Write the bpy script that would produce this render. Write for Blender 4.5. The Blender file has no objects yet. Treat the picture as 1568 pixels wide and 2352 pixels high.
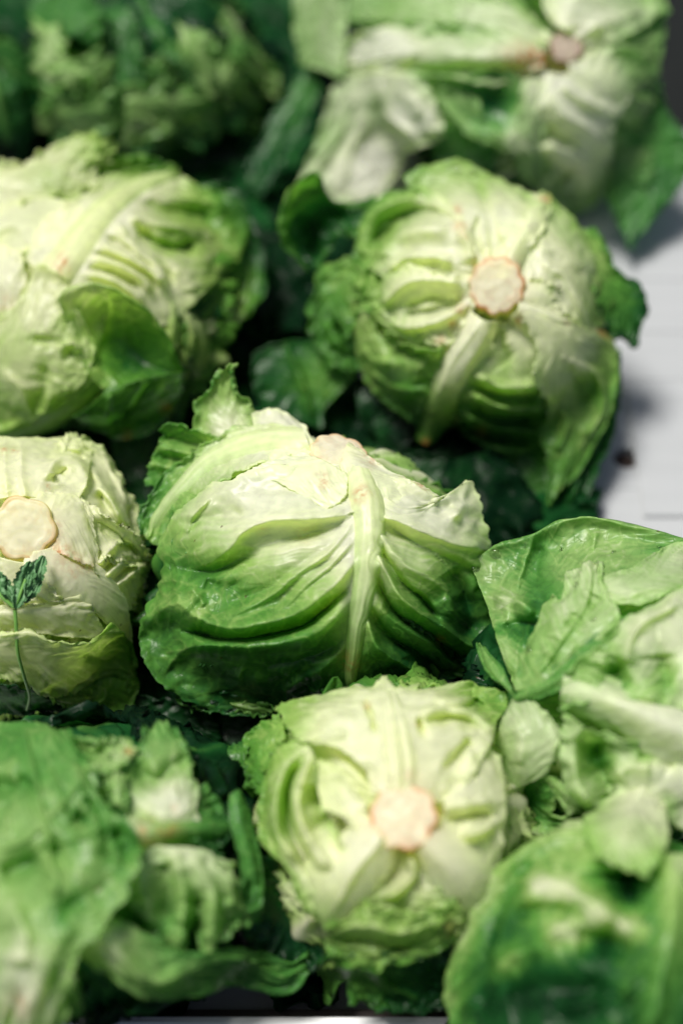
import bpy, math, random
import numpy as np
from mathutils import Vector

# ------------------------------------------------------------------ camera, light
sc = bpy.context.scene
COL = sc.collection
PITCH = math.radians(56.0)
DIST = 0.86
TARGET = np.array([0.0, 0.0, 0.085])
FWD = np.array([0.0, math.cos(PITCH), -math.sin(PITCH)])
UP = np.array([0.0, math.sin(PITCH), math.cos(PITCH)])
RIGHT = np.array([1.0, 0.0, 0.0])
CAM = TARGET - FWD * DIST
LENS = 50.0
cam_d = bpy.data.cameras.new('camera')
cam_d.sensor_fit = 'VERTICAL'
cam_d.sensor_height = 36.0
cam_d.sensor_width = 24.0
cam_d.lens = LENS
cam_d.clip_start = 0.01
cam_d.clip_end = 50
cam = bpy.data.objects.new('camera', cam_d)
COL.objects.link(cam)
cam.location = CAM
cam.rotation_euler = (math.pi / 2 - PITCH, 0, 0)
sc.camera = cam
cam_d.dof.use_dof = True
cam_d.dof.focus_distance = 0.785
cam_d.dof.aperture_fstop = 1.8
cam_d.dof.aperture_blades = 0

SUN_EL, SUN_AZ = math.radians(71), math.radians(-64)   # azimuth from +Y (far side), negative = left
world = bpy.data.worlds.new('World')
sc.world = world
world.use_nodes = True
wn = world.node_tree.nodes
wl = world.node_tree.links
sky = wn.new('ShaderNodeTexSky')
sky.sky_type = 'NISHITA'
sky.sun_disc = False
sky.sun_elevation = SUN_EL
sky.sun_rotation = SUN_AZ
sky.dust_density = 4.0
sky.ozone_density = 0.6
wn['Background'].inputs['Strength'].default_value = 0.052
wl.new(sky.outputs[0], wn['Background'].inputs['Color'])
sun_d = bpy.data.lights.new('sun', 'SUN')
sun_d.energy = 4.0
sun_d.angle = math.radians(18)
sun_d.color = (1.0, 0.955, 0.89)
sun = bpy.data.objects.new('sun', sun_d)
COL.objects.link(sun)
sdir = Vector((math.sin(SUN_AZ) * math.cos(SUN_EL), math.cos(SUN_AZ) * math.cos(SUN_EL), math.sin(SUN_EL)))
sun.rotation_euler = sdir.to_track_quat('Z', 'Y').to_euler()
sc.view_settings.view_transform = 'Standard'
sc.view_settings.look = 'None'
sc.view_settings.exposure = 0.22
sc.view_settings.gamma = 1.0
sc.cycles.max_bounces = 8
sc.cycles.transmission_bounces = 6
sc.cycles.diffuse_bounces = 4

# ------------------------------------------------------------------ measuring the place
SX = 1568.0                      # the sketch grid the measurements were taken on: 1568 x 2352
UW = 36.0 / LENS * (SX / 2352.0) # width of the view at unit distance
CM = 0.01

def ray(px, py):
    a = (np.asarray(px, float) - 784.0) / SX * UW
    b = (1176.0 - np.asarray(py, float)) / SX * UW
    return FWD + a[..., None] * RIGHT + b[..., None] * UP

def at_height(px, py, z):
    d = ray(np.array(px), np.array(py))
    return CAM + d * ((z - CAM[2]) / d[2])

# ------------------------------------------------------------------ noise
_rs = np.random.RandomState(7)
_PERM = np.concatenate([_rs.permutation(256)] * 3)
_GR = _rs.normal(size=(256, 3))
_GR /= np.linalg.norm(_GR, axis=1)[:, None]

def pn(x, y, z=0.0):
    x, y, z = np.broadcast_arrays(np.asarray(x, float), np.asarray(y, float), np.asarray(z, float))
    xi, yi, zi = (np.floor(a).astype(int) for a in (x, y, z))
    xf, yf, zf = x - xi, y - yi, z - zi
    f = lambda t: t * t * t * (t * (t * 6 - 15) + 10)
    u, v, w = f(xf), f(yf), f(zf)
    out = 0
    for dx in (0, 1):
        for dy in (0, 1):
            for dz in (0, 1):
                h = _PERM[_PERM[_PERM[(xi + dx) & 255] + ((yi + dy) & 255)] + ((zi + dz) & 255)]
                g = _GR[h]
                d = g[..., 0] * (xf - dx) + g[..., 1] * (yf - dy) + g[..., 2] * (zf - dz)
                out = out + d * (u if dx else 1 - u) * (v if dy else 1 - v) * (w if dz else 1 - w)
    return out * 1.6

def fbm(x, y, z=0.0, o=3):
    s, a = 0, 1.0
    for i in range(o):
        s = s + a * pn(x * 2 ** i, y * 2 ** i, z + 5.3 * i)
        a *= 0.5
    return s

def sstep(a, b, x):
    t = np.clip((x - a) / (b - a), 0, 1)
    return t * t * (3 - 2 * t)

# ------------------------------------------------------------------ curves
def catmull(P, t):
    """P: (n, ..., k) control values, t in 0..n-1 -> smooth interpolation"""
    n = len(P)
    if n == 2:
        tt = t.reshape((-1,) + (1,) * (P.ndim - 1))
        return P[0] * (1 - tt) + P[1] * tt
    Q = np.concatenate([(2 * P[:1] - P[1:2]), P, (2 * P[-1:] - P[-2:-1])])
    i = np.clip(np.floor(t).astype(int), 0, n - 2)
    f = (t - i).reshape((-1,) + (1,) * (P.ndim - 1))
    p0, p1, p2, p3 = Q[i], Q[i + 1], Q[i + 2], Q[i + 3]
    return 0.5 * (2 * p1 + (p2 - p0) * f + (2 * p0 - 5 * p1 + 4 * p2 - p3) * f ** 2 + (3 * p1 - p0 - 3 * p2 + p3) * f ** 3)

def resample(rail, n):
    P = np.array([tuple(p) + (0.0,) * (3 - len(p)) for p in rail], float)
    if len(P) == 1:
        return np.repeat(P, n, 0)
    D = catmull(P, np.linspace(0, len(P) - 1, 200))
    s = np.concatenate([[0], np.cumsum(np.linalg.norm(np.diff(D[:, :2], axis=0), axis=1) + 1e-6)])
    q = np.linspace(0, s[-1], n)
    return np.stack([np.interp(q, s, D[:, k]) for k in range(3)], 1)

def poly_dist(X, Y, line):
    """distance, signed side and position 0..1 along a polyline (in sketch units)"""
    P = resample([p[:2] for p in line], 24)[:, :2]
    best = np.full(X.shape, 1e9); sg = np.zeros(X.shape); al = np.zeros(X.shape)
    for k in range(len(P) - 1):
        a, b = P[k], P[k + 1]
        d = b - a
        L2 = d @ d + 1e-9
        t = np.clip(((X - a[0]) * d[0] + (Y - a[1]) * d[1]) / L2, 0, 1)
        dx, dy = X - a[0] - t * d[0], Y - a[1] - t * d[1]
        r = np.hypot(dx, dy)
        m = r < best
        best = np.where(m, r, best)
        sg = np.where(m, np.sign(d[0] * dy - d[1] * dx), sg)
        al = np.where(m, (k + t) / (len(P) - 1), al)
    return best, sg, al

# ------------------------------------------------------------------ colour of the leaf flesh
RAMP_X = np.array([0.0, 0.22, 0.45, 0.7, 1.0, 1.3])  # last stop near black: shade of the gaps put into leaf colour
RAMP_Y = np.array([[.90, .88, .68], [.80, .82, .50], [.42, .60, .13], [.15, .37, .04], [.022, .13, .020], [.004, .024, .008]])   # yellow heads
RAMP_B = np.array([[.88, .90, .76], [.77, .83, .60], [.35, .57, .20], [.10, .33, .07], [.014, .115, .028], [.003, .022, .009]])   # cooler heads

def ramp(g, cool):
    g = np.clip(g, 0, 1.3)
    R = RAMP_Y * (1 - cool) + RAMP_B * cool
    return np.stack([np.interp(g, RAMP_X, R[:, k]) for k in range(3)], -1)

# ------------------------------------------------------------------ materials
def new_mat(name):
    m = bpy.data.materials.new(name)
    m.use_nodes = True
    return m, m.node_tree.nodes, m.node_tree.links, m.node_tree.nodes['Principled BSDF']

def leaf_material():
    m, n, l, b = new_mat('lettuce_leaf')
    out = n['Material Output']
    at = n.new('ShaderNodeVertexColor'); at.layer_name = 'tint'
    tc = n.new('ShaderNodeTexCoord')
    # fine mottling
    n1 = n.new('ShaderNodeTexNoise'); n1.inputs['Scale'].default_value = 160; n1.inputs['Detail'].default_value = 6
    l.new(tc.outputs['Object'], n1.inputs['Vector'])
    mr = n.new('ShaderNodeMapRange'); mr.inputs[1].default_value = .3; mr.inputs[2].default_value = .7
    mr.inputs[3].default_value = .88; mr.inputs[4].default_value = 1.08
    l.new(n1.outputs['Fac'], mr.inputs[0])
    mul = n.new('ShaderNodeMixRGB'); mul.blend_type = 'MULTIPLY'; mul.inputs[0].default_value = 1
    l.new(at.outputs['Color'], mul.inputs[1]); l.new(mr.outputs[0], mul.inputs[2])
    # netted small veins
    wp = n.new('ShaderNodeTexNoise'); wp.inputs['Scale'].default_value = 45; wp.inputs['Detail'].default_value = 2
    l.new(tc.outputs['Object'], wp.inputs['Vector'])
    mx = n.new('ShaderNodeMixRGB'); mx.blend_type = 'ADD'; mx.inputs[0].default_value = .035
    l.new(tc.outputs['Object'], mx.inputs[1]); l.new(wp.outputs['Color'], mx.inputs[2])
    vo = n.new('ShaderNodeTexVoronoi'); vo.feature = 'DISTANCE_TO_EDGE'; vo.inputs['Scale'].default_value = 95
    l.new(mx.outputs[0], vo.inputs['Vector'])
    vr = n.new('ShaderNodeMapRange'); vr.inputs[1].default_value = 0; vr.inputs[2].default_value = .035
    vr.inputs[3].default_value = 1; vr.inputs[4].default_value = 0
    l.new(vo.outputs['Distance'], vr.inputs[0])
    gre = n.new('ShaderNodeVertexColor'); gre.layer_name = 'data'     # r = greenness, g = vein relief, b = browning
    sep = n.new('ShaderNodeSeparateColor'); l.new(gre.outputs['Color'], sep.inputs[0])
    vm = n.new('ShaderNodeMath'); vm.operation = 'MULTIPLY'; l.new(vr.outputs[0], vm.inputs[0]); l.new(sep.outputs[0], vm.inputs[1])
    vm2 = n.new('ShaderNodeMath'); vm2.operation = 'MULTIPLY'; vm2.inputs[1].default_value = .30; l.new(vm.outputs[0], vm2.inputs[0])
    vein = n.new('ShaderNodeMixRGB'); vein.inputs[2].default_value = (.03, .10, .03, 1)
    l.new(vm2.outputs[0], vein.inputs[0]); l.new(mul.outputs[0], vein.inputs[1])
    br = n.new('ShaderNodeMixRGB'); br.inputs[2].default_value = (.62, .24, .07, 1)
    bn = n.new('ShaderNodeTexNoise'); bn.inputs['Scale'].default_value = 260; bn.inputs['Detail'].default_value = 4
    l.new(tc.outputs['Object'], bn.inputs['Vector'])
    bm_ = n.new('ShaderNodeMapRange'); bm_.inputs[1].default_value = .35; bm_.inputs[2].default_value = .62
    l.new(bn.outputs['Fac'], bm_.inputs[0])
    bm2 = n.new('ShaderNodeMath'); bm2.operation = 'MULTIPLY'; l.new(bm_.outputs[0], bm2.inputs[0]); l.new(sep.outputs[2], bm2.inputs[1])
    l.new(bm2.outputs[0], br.inputs[0]); l.new(vein.outputs[0], br.inputs[1])
    sp = n.new('ShaderNodeTexVoronoi'); sp.inputs['Scale'].default_value = 62; sp.inputs['Randomness'].default_value = 1
    l.new(mx.outputs[0], sp.inputs['Vector'])
    s1 = n.new('ShaderNodeMapRange'); s1.inputs[1].default_value = .05; s1.inputs[2].default_value = .09; s1.inputs[3].default_value = 1; s1.inputs[4].default_value = 0
    l.new(sp.outputs['Distance'], s1.inputs[0])
    sc_ = n.new('ShaderNodeSeparateColor'); l.new(sp.outputs['Color'], sc_.inputs[0])
    s2 = n.new('ShaderNodeMath'); s2.operation = 'GREATER_THAN'; s2.inputs[1].default_value = .86; l.new(sc_.outputs[0], s2.inputs[0])
    s3 = n.new('ShaderNodeMath'); s3.operation = 'MULTIPLY'; l.new(s1.outputs[0], s3.inputs[0]); l.new(s2.outputs[0], s3.inputs[1])
    s4 = n.new('ShaderNodeMath'); s4.operation = 'MULTIPLY'; s4.inputs[1].default_value = .7; l.new(s3.outputs[0], s4.inputs[0])
    spk = n.new('ShaderNodeMixRGB'); spk.inputs[2].default_value = (.10, .055, .02, 1)
    l.new(s4.outputs[0], spk.inputs[0]); l.new(br.outputs[0], spk.inputs[1]); br = spk
    l.new(br.outputs[0], b.inputs['Base Color'])
    # bump
    n2 = n.new('ShaderNodeTexNoise'); n2.inputs['Scale'].default_value = 420; n2.inputs['Detail'].default_value = 3
    l.new(tc.outputs['Object'], n2.inputs['Vector'])
    ad = n.new('ShaderNodeMath'); ad.operation = 'MULTIPLY_ADD'; ad.inputs[1].default_value = .22
    vneg = n.new('ShaderNodeMath'); vneg.operation = 'MULTIPLY'; vneg.inputs[1].default_value = -.5; l.new(vm.outputs[0], vneg.inputs[0])
    l.new(n2.outputs['Fac'], ad.inputs[0]); l.new(vneg.outputs[0], ad.inputs[2])
    bp = n.new('ShaderNodeBump'); bp.inputs['Strength'].default_value = .35; bp.inputs['Distance'].default_value = .0012
    l.new(ad.outputs[0], bp.inputs['Height'])
    l.new(bp.outputs[0], b.inputs['Normal'])
    rr = n.new('ShaderNodeMapRange'); rr.inputs[3].default_value = .24; rr.inputs[4].default_value = .46
    l.new(n1.outputs['Fac'], rr.inputs[0]); l.new(rr.outputs[0], b.inputs['Roughness'])
    gl = n.new('ShaderNodeMath'); gl.operation = 'MULTIPLY'; gl.inputs[1].default_value = .42; l.new(sep.outputs[1], gl.inputs[0]); l.new(gl.outputs[0], b.inputs['Specular IOR Level'])
    tr = n.new('ShaderNodeBsdfTranslucent')
    tcx = n.new('ShaderNodeMixRGB'); tcx.blend_type = 'MULTIPLY'; tcx.inputs[0].default_value = 1; tcx.inputs[2].default_value = (1.1, 1.25, .6, 1)
    l.new(br.outputs[0], tcx.inputs[1]); l.new(tcx.outputs[0], tr.inputs['Color'])
    mixs = n.new('ShaderNodeMixShader'); mixs.inputs[0].default_value = .45
    l.new(b.outputs[0], mixs.inputs[1]); l.new(tr.outputs[0], mixs.inputs[2])
    l.new(mixs.outputs[0], out.inputs['Surface'])
    return m
LEAF = leaf_material()

# ------------------------------------------------------------------ objects
def tag(o, label=None, cat=None, group=None, kind=None):
    for k, v in (('label', label), ('category', cat), ('group', group), ('kind', kind)):
        if v: o[k] = v
    return o

def link(name, me, mat, parent=None):
    o = bpy.data.objects.new(name, me)
    COL.objects.link(o)
    if mat: me.materials.append(mat)
    if parent is not None:
        root = parent
        while root.parent: root = root.parent
        o.parent = parent
        if parent is root:
            o.location = -Vector(root.location)
    return o

def grid_mesh(name, P, tint=None, data=None, closed=False):
    nu, nv = P.shape[:2]
    me = bpy.data.meshes.new(name)
    idx = np.arange(nu * nv).reshape(nu, nv)
    if closed:
        idx = np.concatenate([idx, idx[:, :1]], 1)
    a, b, c, d = idx[:-1, :-1], idx[1:, :-1], idx[1:, 1:], idx[:-1, 1:]
    F = np.stack([a, b, c, d], -1).reshape(-1, 4)
    me.vertices.add(nu * nv); me.vertices.foreach_set('co', P.reshape(-1).astype(np.float32))
    me.loops.add(len(F) * 4); me.loops.foreach_set('vertex_index', F.reshape(-1).astype(np.int32))
    me.polygons.add(len(F)); me.polygons.foreach_set('loop_start', np.arange(0, len(F) * 4, 4, dtype=np.int32))
    me.polygons.foreach_set('loop_total', np.full(len(F), 4, dtype=np.int32))
    me.update(calc_edges=True)
    me.polygons.foreach_set('use_smooth', np.ones(len(F), dtype=bool))
    for nm, A in (('tint', tint), ('data', data)):
        if A is not None:
            ca = me.color_attributes.new(nm, 'FLOAT_COLOR', 'POINT')
            ca.data.foreach_set('color', np.concatenate([A.reshape(-1, 3), np.ones((nu * nv, 1))], 1).reshape(-1).astype(np.float32))
    me.update()
    return me

def normals(P):
    du = np.gradient(P, axis=0); dv = np.gradient(P, axis=1)
    n = np.cross(du, dv)
    n /= np.linalg.norm(n, axis=-1, keepdims=True) + 1e-12
    s = np.sign(np.sum(n * (CAM - P), -1, keepdims=True))
    # one consistent side for the whole sheet
    return n * (1 if s.mean() >= 0 else -1)

def hem(P, tint, data, th=.0009):
    """give a sheet a real edge: two rows turned back behind every margin"""
    N = normals(P)
    def pad(A):
        A = np.concatenate([A[2:3], A[:1], A, A[-1:], A[-3:-2]], 0)
        A = np.concatenate([A[:, 2:3], A[:, :1], A, A[:, -1:], A[:, -3:-2]], 1)
        return A
    Q = pad(P); NQ = pad(N)
    off = np.zeros(Q.shape[:2]); off[:2] = off[-2:] = 1; off[:, :2] = off[:, -2:] = 1
    Q = Q - NQ * (off * th)[..., None]
    return Q, pad(tint), pad(data)

class Head:
    """one lettuce: an empty at its base, a rough ball its leaves wrap round"""
    def __init__(s, cx, cy, rx, ry, rz, cz, cool, label, name='lettuce', stem=None):
        s.c = at_height(cx, cy, cz * CM)
        s.r = np.array([rx, ry, rz]) * CM
        s.cool = cool
        s.root = bpy.data.objects.new(name, None); COL.objects.link(s.root)
        s.root.location = (s.c[0], s.c[1], 0.002)
        s.root.empty_display_size = .03
        tag(s.root, label, 'lettuce', 'heads of lettuce lying stem up in the tray')
        bpy.context.view_layer.update()
        s.seed = abs(hash((cx * 7 + cy))) % 1000
        s.k = 0
        s.stem = stem
    def depth(s, px, py):
        d = ray(px, py)
        o = (CAM - s.c) / s.r; e = d / s.r
        A = (e * e).sum(-1); B = (e * o).sum(-1); C0 = (o * o).sum(-1)
        tc = -B / A
        q = 1 - (C0 - B * B / A)              # 1 at centre, 0 at outline, <0 beyond
        q = np.where(q > .12, q, .12 * np.exp(np.clip((q - .12) / .12, -20, 0)))
        return tc - np.sqrt(q / A), d
    def surf(s, px, py, lift, ball=1.0):
        if ball < 0:
            d = ray(px, py); t = (-ball * CM - CAM[2]) / d[..., 2]
        else:
            t, d = s.depth(px, py)
        if 0 <= ball < 1:
            o = (CAM - s.c); tcf = -(d @ FWD * 0) + (s.c - CAM) @ FWD / (d @ FWD)
            t = t * ball + (tcf - min(s.r) * .6) * (1 - ball)
        t = t - lift * CM / np.linalg.norm(d, axis=-1)
        return CAM + d * t[..., None], d

def leaf(h, rails, lift=0.0, col=(.2, .5, .15), fold=(.12, 9, 1.2), frill=(.25, 7), jag=(6, 26), rib=None, ridges=(), spots=(),
         brown=(), ball=1.0, step=3.6, rel=.05, name='leaf', label=None, ribv=None, cool=None, edge=(1, 1, 1), lip=.3, gloss=1.0):
    """rails: lines from the leaf's base to its tip, laid side by side from one edge to the other (sketch units, lift in cm).
       col: greenness at base, at tip, extra towards the margin.  rib: (width, height cm, rail index)"""
    h.k += 1
    seed = h.seed + h.k * 3.71
    R0 = [resample(r, 40) for r in rails]
    ln = max(np.linalg.norm(np.diff(r[:, :2], axis=0), axis=1).sum() for r in R0)
    wd = max(sum(np.hypot(*(R0[k + 1][j, :2] - R0[k][j, :2])) for k in range(len(R0) - 1)) for j in (4, 12, 20, 28, 38))
    nu = int(np.clip(ln / step, 16, 260)); nv = int(np.clip(wd / step, 16, 260))
    R = np.stack([resample(r, nu) for r in rails])         # rails, nu, 3
    m = len(rails)
    tv = np.linspace(0, m - 1, nv)
    G = np.transpose(catmull(R, tv), (1, 0, 2))            # nu, nv, 3
    X, Y, Lf = G[..., 0].copy(), G[..., 1].copy(), G[..., 2].copy()
    mid = (m - 1) / 2 if ribv is None else ribv
    v1 = np.where(tv < mid, (tv - mid) / max(mid, 1e-6), (tv - mid) / max(m - 1 - mid, 1e-6)) if 0 < mid < m - 1 else tv / (m - 1) * 2 - 1
    U, V = np.meshgrid(np.linspace(0, 1, nu), v1, indexing='ij')
    aV = np.abs(V)
    # ragged margin: teeth pulled outward
    if jag[0]:
        eL, eR, eT = edge
        j1 = fbm(U * jag[1], np.sign(V) * 3.1, seed, 2); j1 = np.abs(j1) * 1.6 - .35
        w = aV ** 8 * np.where(V < 0, eL, eR) * sstep(0, .08, U)
        ic = np.argmin(np.abs(v1))
        ox, oy = X - X[:, ic:ic + 1], Y - Y[:, ic:ic + 1]
        ol = np.hypot(ox, oy) + 1e-6
        X += ox / ol * j1 * jag[0] * w; Y += oy / ol * j1 * jag[0] * w
        j2 = np.abs(fbm(V * jag[1] * .5, 7.7, seed, 2)) * 1.6 - .35
        gx, gy = np.gradient(X, axis=0), np.gradient(Y, axis=0); gl = np.hypot(gx, gy) + 1e-6
        w = U ** 12 * eT
        X += gx / gl * j2 * jag[0] * w; Y += gy / gl * j2 * jag[0] * w
    if name == 'leaf_stalk': Lf = Lf - .7 * aV ** 2
    else: Lf = Lf + lip * aV ** 6 * sstep(.1, .4, U)
    P, D = h.surf(X, Y, lift + Lf, ball)
    # relief
    N = normals(P)
    marg = np.clip(np.maximum(aV, (U - .35) / .65 if edge[2] else aV), 0, 1)
    disp = rel * (fbm(P[..., 0] * 40, P[..., 1] * 40, P[..., 2] * 40 + seed, 2) + .2 * pn(P[..., 0] * 190, P[..., 1] * 190, P[..., 2] * 190))
    gg = np.clip(col[0] + (col[1] - col[0]) * U, 0, 1)
    wq = 1.2 * pn(P[..., 0] * 60, P[..., 1] * 60, seed)
    disp = disp + (.02 + .075 * gg) * (np.abs(pn(P[..., 0] * 75 + wq, P[..., 1] * 75, P[..., 2] * 75 + seed)) - .3) * (1 if rel else 0)
    if fold[0]:
        ph = U * fold[1] - aV * fold[2] * 1.6 + fbm(P[..., 0] * 22, P[..., 1] * 22, seed + P[..., 2] * 22, 2) * 1.1 + np.sign(V) * .3
        sn = np.sin(ph * math.pi)
        am = .55 + .9 * fbm(U * 3, V * 3, seed + 2, 2)
        disp = disp + fold[0] * (1 - np.abs(sn) ** .8 * 1.6) * sstep(.04, .45, aV) * am
    if frill[0]:
        fr = pn(U * frill[1] + V * 1.3, V * frill[1] * .45, seed + 9) + .5 * pn(U * frill[1] * 2.3, V * frill[1] * 1.1, seed + 4)
        disp = disp + frill[0] * fr * marg ** 3 * 1.6
    g = col[0] + getattr(h, 'dg', 0) + (col[1] - col[0]) * sstep(0, 1, U) + col[2] * aV ** 2 + .07 * fbm(P[..., 0] * 30, P[..., 1] * 30, P[..., 2] * 30 + seed, 3)
    ray_lift = np.zeros_like(U)
    for (wx, wy, wr, wa) in getattr(h, 'white', ()):
        g = g - wa * np.exp(-(np.hypot(X - wx, Y - wy) / wr) ** 2)
    Xw = X + 7 * pn(X / 100, Y / 100, seed) + 1.5 * pn(X / 30, Y / 30, seed); Yw = Y + 7 * pn(X / 100, Y / 100, seed + 5) + 1.5 * pn(X / 30, Y / 30, seed + 8)
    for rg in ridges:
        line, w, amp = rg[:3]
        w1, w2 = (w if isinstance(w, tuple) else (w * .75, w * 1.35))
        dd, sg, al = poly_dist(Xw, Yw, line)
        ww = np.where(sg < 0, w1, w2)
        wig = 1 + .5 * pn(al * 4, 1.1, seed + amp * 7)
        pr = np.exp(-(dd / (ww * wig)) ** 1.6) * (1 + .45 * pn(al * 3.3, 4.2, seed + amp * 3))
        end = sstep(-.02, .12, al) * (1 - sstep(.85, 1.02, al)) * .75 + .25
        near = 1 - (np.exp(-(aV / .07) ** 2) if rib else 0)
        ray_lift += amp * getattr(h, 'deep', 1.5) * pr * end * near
        g = g - np.clip(amp, -.6, .5) * pr * .16  # crests paler, valleys greener: fold shade put partly into the colour
    if getattr(h, 'rad', None):
        hx, hy, r0, r1, ra = h.rad
        g = g + ra * sstep(r0, r1, np.hypot(X - hx, Y - hy))
    for (sx, sy, sr, sg_) in spots:
        q = np.hypot(X - sx, Y - sy) / sr
        q = q * (1 + .3 * pn(X / sr * 2, Y / sr * 2, seed))
        g = g + sg_ * np.exp(-q ** 2)
    # smaller side veins, straight from the rib to the margin
    ph = U * 26 - aV * 9 + pn(X / 60, Y / 60, seed) * 1.2
    sv = np.clip(np.cos(ph * math.pi) - .72, 0, 1) / .28 * sstep(.02, .2, aV) * (1 - sstep(.7, 1, aV)) * np.clip(.5 + pn(X / 45, Y / 45, seed + 1) * 1.5, 0, 1)
    disp = disp + .03 * sv
    g = g - .09 * sv
    vx, vy = X + 10 * pn(X / 50, Y / 50, seed), Y + 10 * pn(X / 50, Y / 50, seed + 3)
    net = np.exp(-(np.abs(pn(vx / 46, vy / 46, seed)) / .07) ** 2) + .6 * np.exp(-(np.abs(pn(vx / 24, vy / 24, seed + 6)) / .10) ** 2)
    net = net * sstep(.25, .6, g) * sstep(.03, .15, aV)
    stk = pn(U * 46 - aV * 20 + pn(X / 60, Y / 60, seed), V * 2.2, seed + 11) * sstep(.03, .2, aV)
    disp = disp + .022 * net + .035 * stk
    g = g - .10 * net - .07 * stk
    bw = np.zeros_like(U)
    for (bx, by, brd, ba) in brown:
        bw += ba * np.exp(-(np.hypot(X - bx, Y - by) / brd) ** 2)
    P = P + N * (disp * CM)[..., None] - D / np.linalg.norm(D, axis=-1, keepdims=True) * (ray_lift * CM)[..., None]
    if rib:
        g = g - .45 * np.exp(-(aV / .16) ** 2) * (1 - .5 * U)
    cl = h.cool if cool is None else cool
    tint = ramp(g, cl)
    data = np.stack([sstep(.25, .8, g), U * 0 + gloss, np.clip(bw, 0, 1)], -1)
    P[..., 2] = np.maximum(P[..., 2], .004 + .002 * (h.seed % 3))
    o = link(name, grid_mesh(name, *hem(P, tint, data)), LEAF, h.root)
    if label: o['label'] = label
    if rib:
        w, hh = rib[:2]
        iv = np.interp(np.linspace(-1, 1, 15), [-1, 0, 1], [0, 1, 2]) - 1
        Q = np.zeros((nu, 15, 3)); 
        ic = int(np.argmin(np.abs(v1)))
        su = np.linspace(0, 1, nu)
        wide = w * (1 - .72 * su ** 1.3) * (1 - sstep(.93, 1, su) * .8)
        for k, a in enumerate(iv):
            off = a * wide
            for i in range(nu):
                row = P[i]; xr = np.concatenate([[0], np.cumsum(np.hypot(np.diff(X[i]), np.diff(Y[i])))]); xr = xr - xr[ic]
                Q[i, k] = [np.interp(off[i], xr, row[:, c]) for c in range(3)]
        for _ in range(14):
            Q[1:-1] = (Q[:-2] + Q[2:] + 2 * Q[1:-1]) / 4
            Q[:, 1:-1] = (Q[:, :-2] + Q[:, 2:] + 2 * Q[:, 1:-1]) / 4
        NN = normals(Q)
        prof = np.cos(iv * math.pi / 2) ** 1.2
        gro = 1 + .10 * np.cos(iv * 13)[None, :] + .05 * pn(su[:, None] * 8, iv[None] * 3, seed)
        Q = Q + NN * ((prof[None] * gro * hh * (1 - .6 * su)[:, None] + .03 - .10 * (np.abs(iv) > .99)[None]) * CM)[..., None]
        gr = rib[2] + (rib[3] - rib[2]) * su[:, None] + .10 * np.abs(iv)[None] ** 2 + .04 * pn(su[:, None] * 6, iv[None] * 6, seed) + .03 * np.cos(iv * 17)[None]
        UU = np.broadcast_to(su[:, None], gr.shape)
        QX = X[:, ic:ic + 1] + iv[None] * wide[:, None]; QY = np.broadcast_to(Y[:, ic:ic + 1], QX.shape)
        b2 = np.zeros_like(gr)
        for (bx, by, brd, ba) in brown:
            b2 += ba * np.exp(-(np.hypot(QX - bx, QY - by) / brd) ** 2)
        link('midrib', grid_mesh('midrib', Q, ramp(gr, cl), np.stack([gr * 0, gr * 0 + 1, np.clip(b2, 0, 1)], -1)), LEAF, o)
    return o

def wrap_leaf(h, az, a0, a1, hw, axis, scale=1.0, col=(.3, .8, .2), fold=.25, nu=56, nv=60, flare=0.0, rib=True):
    """a leaf hugging the ball: from angle a0 to a1 (degrees from the stem axis), half width hw degrees"""
    h.k += 1
    seed = h.seed + h.k * 2.3
    ax = axis / np.linalg.norm(axis)
    e1 = np.cross(ax, [0.3, .9, .1]); e1 /= np.linalg.norm(e1); e2 = np.cross(ax, e1)
    u = np.linspace(0, 1, nu); v = np.linspace(-1, 1, nv)
    U, V = np.meshgrid(u, v, indexing='ij')
    aV = np.abs(V)
    ph = np.radians(a0 + (a1 - a0) * U * (1 - .12 * aV ** 3))
    wid = hw * (.35 + .65 * np.sin(np.clip(U * 1.15, 0, 1) ** .7 * math.pi * .62)) * (1 - .35 * sstep(.75, 1, U))
    th = np.radians(az + V * wid + 5 * pn(U * 9, V, seed) * aV ** 4)
    d = np.cos(ph)[..., None] * ax + np.sin(ph)[..., None] * (np.cos(th)[..., None] * e1 + np.sin(th)[..., None] * e2)
    phs = U * 10 - aV * 2.4 + fbm(U * 3, V * 2, seed, 2) * 1.5
    r = scale + fold * .1 * (1 - np.abs(np.sin(phs * math.pi)) * 1.5) * sstep(.05, .4, aV)
    r = r + .06 * fbm(d[..., 0] * 3, d[..., 1] * 3, d[..., 2] * 3 + seed, 2)
    r = r + flare * U ** 3 + .12 * pn(U * 5, V * 3, seed + 3) * np.maximum(aV, U) ** 4
    r = r + .05 * np.exp(-(V / .13) ** 2) * (1 - .6 * U)
    P = h.c + d * h.r * r[..., None]
    g = col[0] + (col[1] - col[0]) * sstep(0, .9, U) + col[2] * aV ** 2 - .3 * np.exp(-(V / .1) ** 2) + .08 * fbm(d[..., 0] * 6, d[..., 1] * 6, d[..., 2] * 6 + seed, 3)
    P[..., 2] = np.maximum(P[..., 2], .003 + .004 * ((h.k * 7) % 5) / 5 + .004 * pn(P[..., 0] * 60, P[..., 1] * 60, seed) ** 2)
    return link('leaf', grid_mesh('leaf', *hem(P, ramp(g, h.cool), np.stack([sstep(.25, .8, g), g * 0 + .8, g * 0], -1))), LEAF, h.root)

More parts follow.
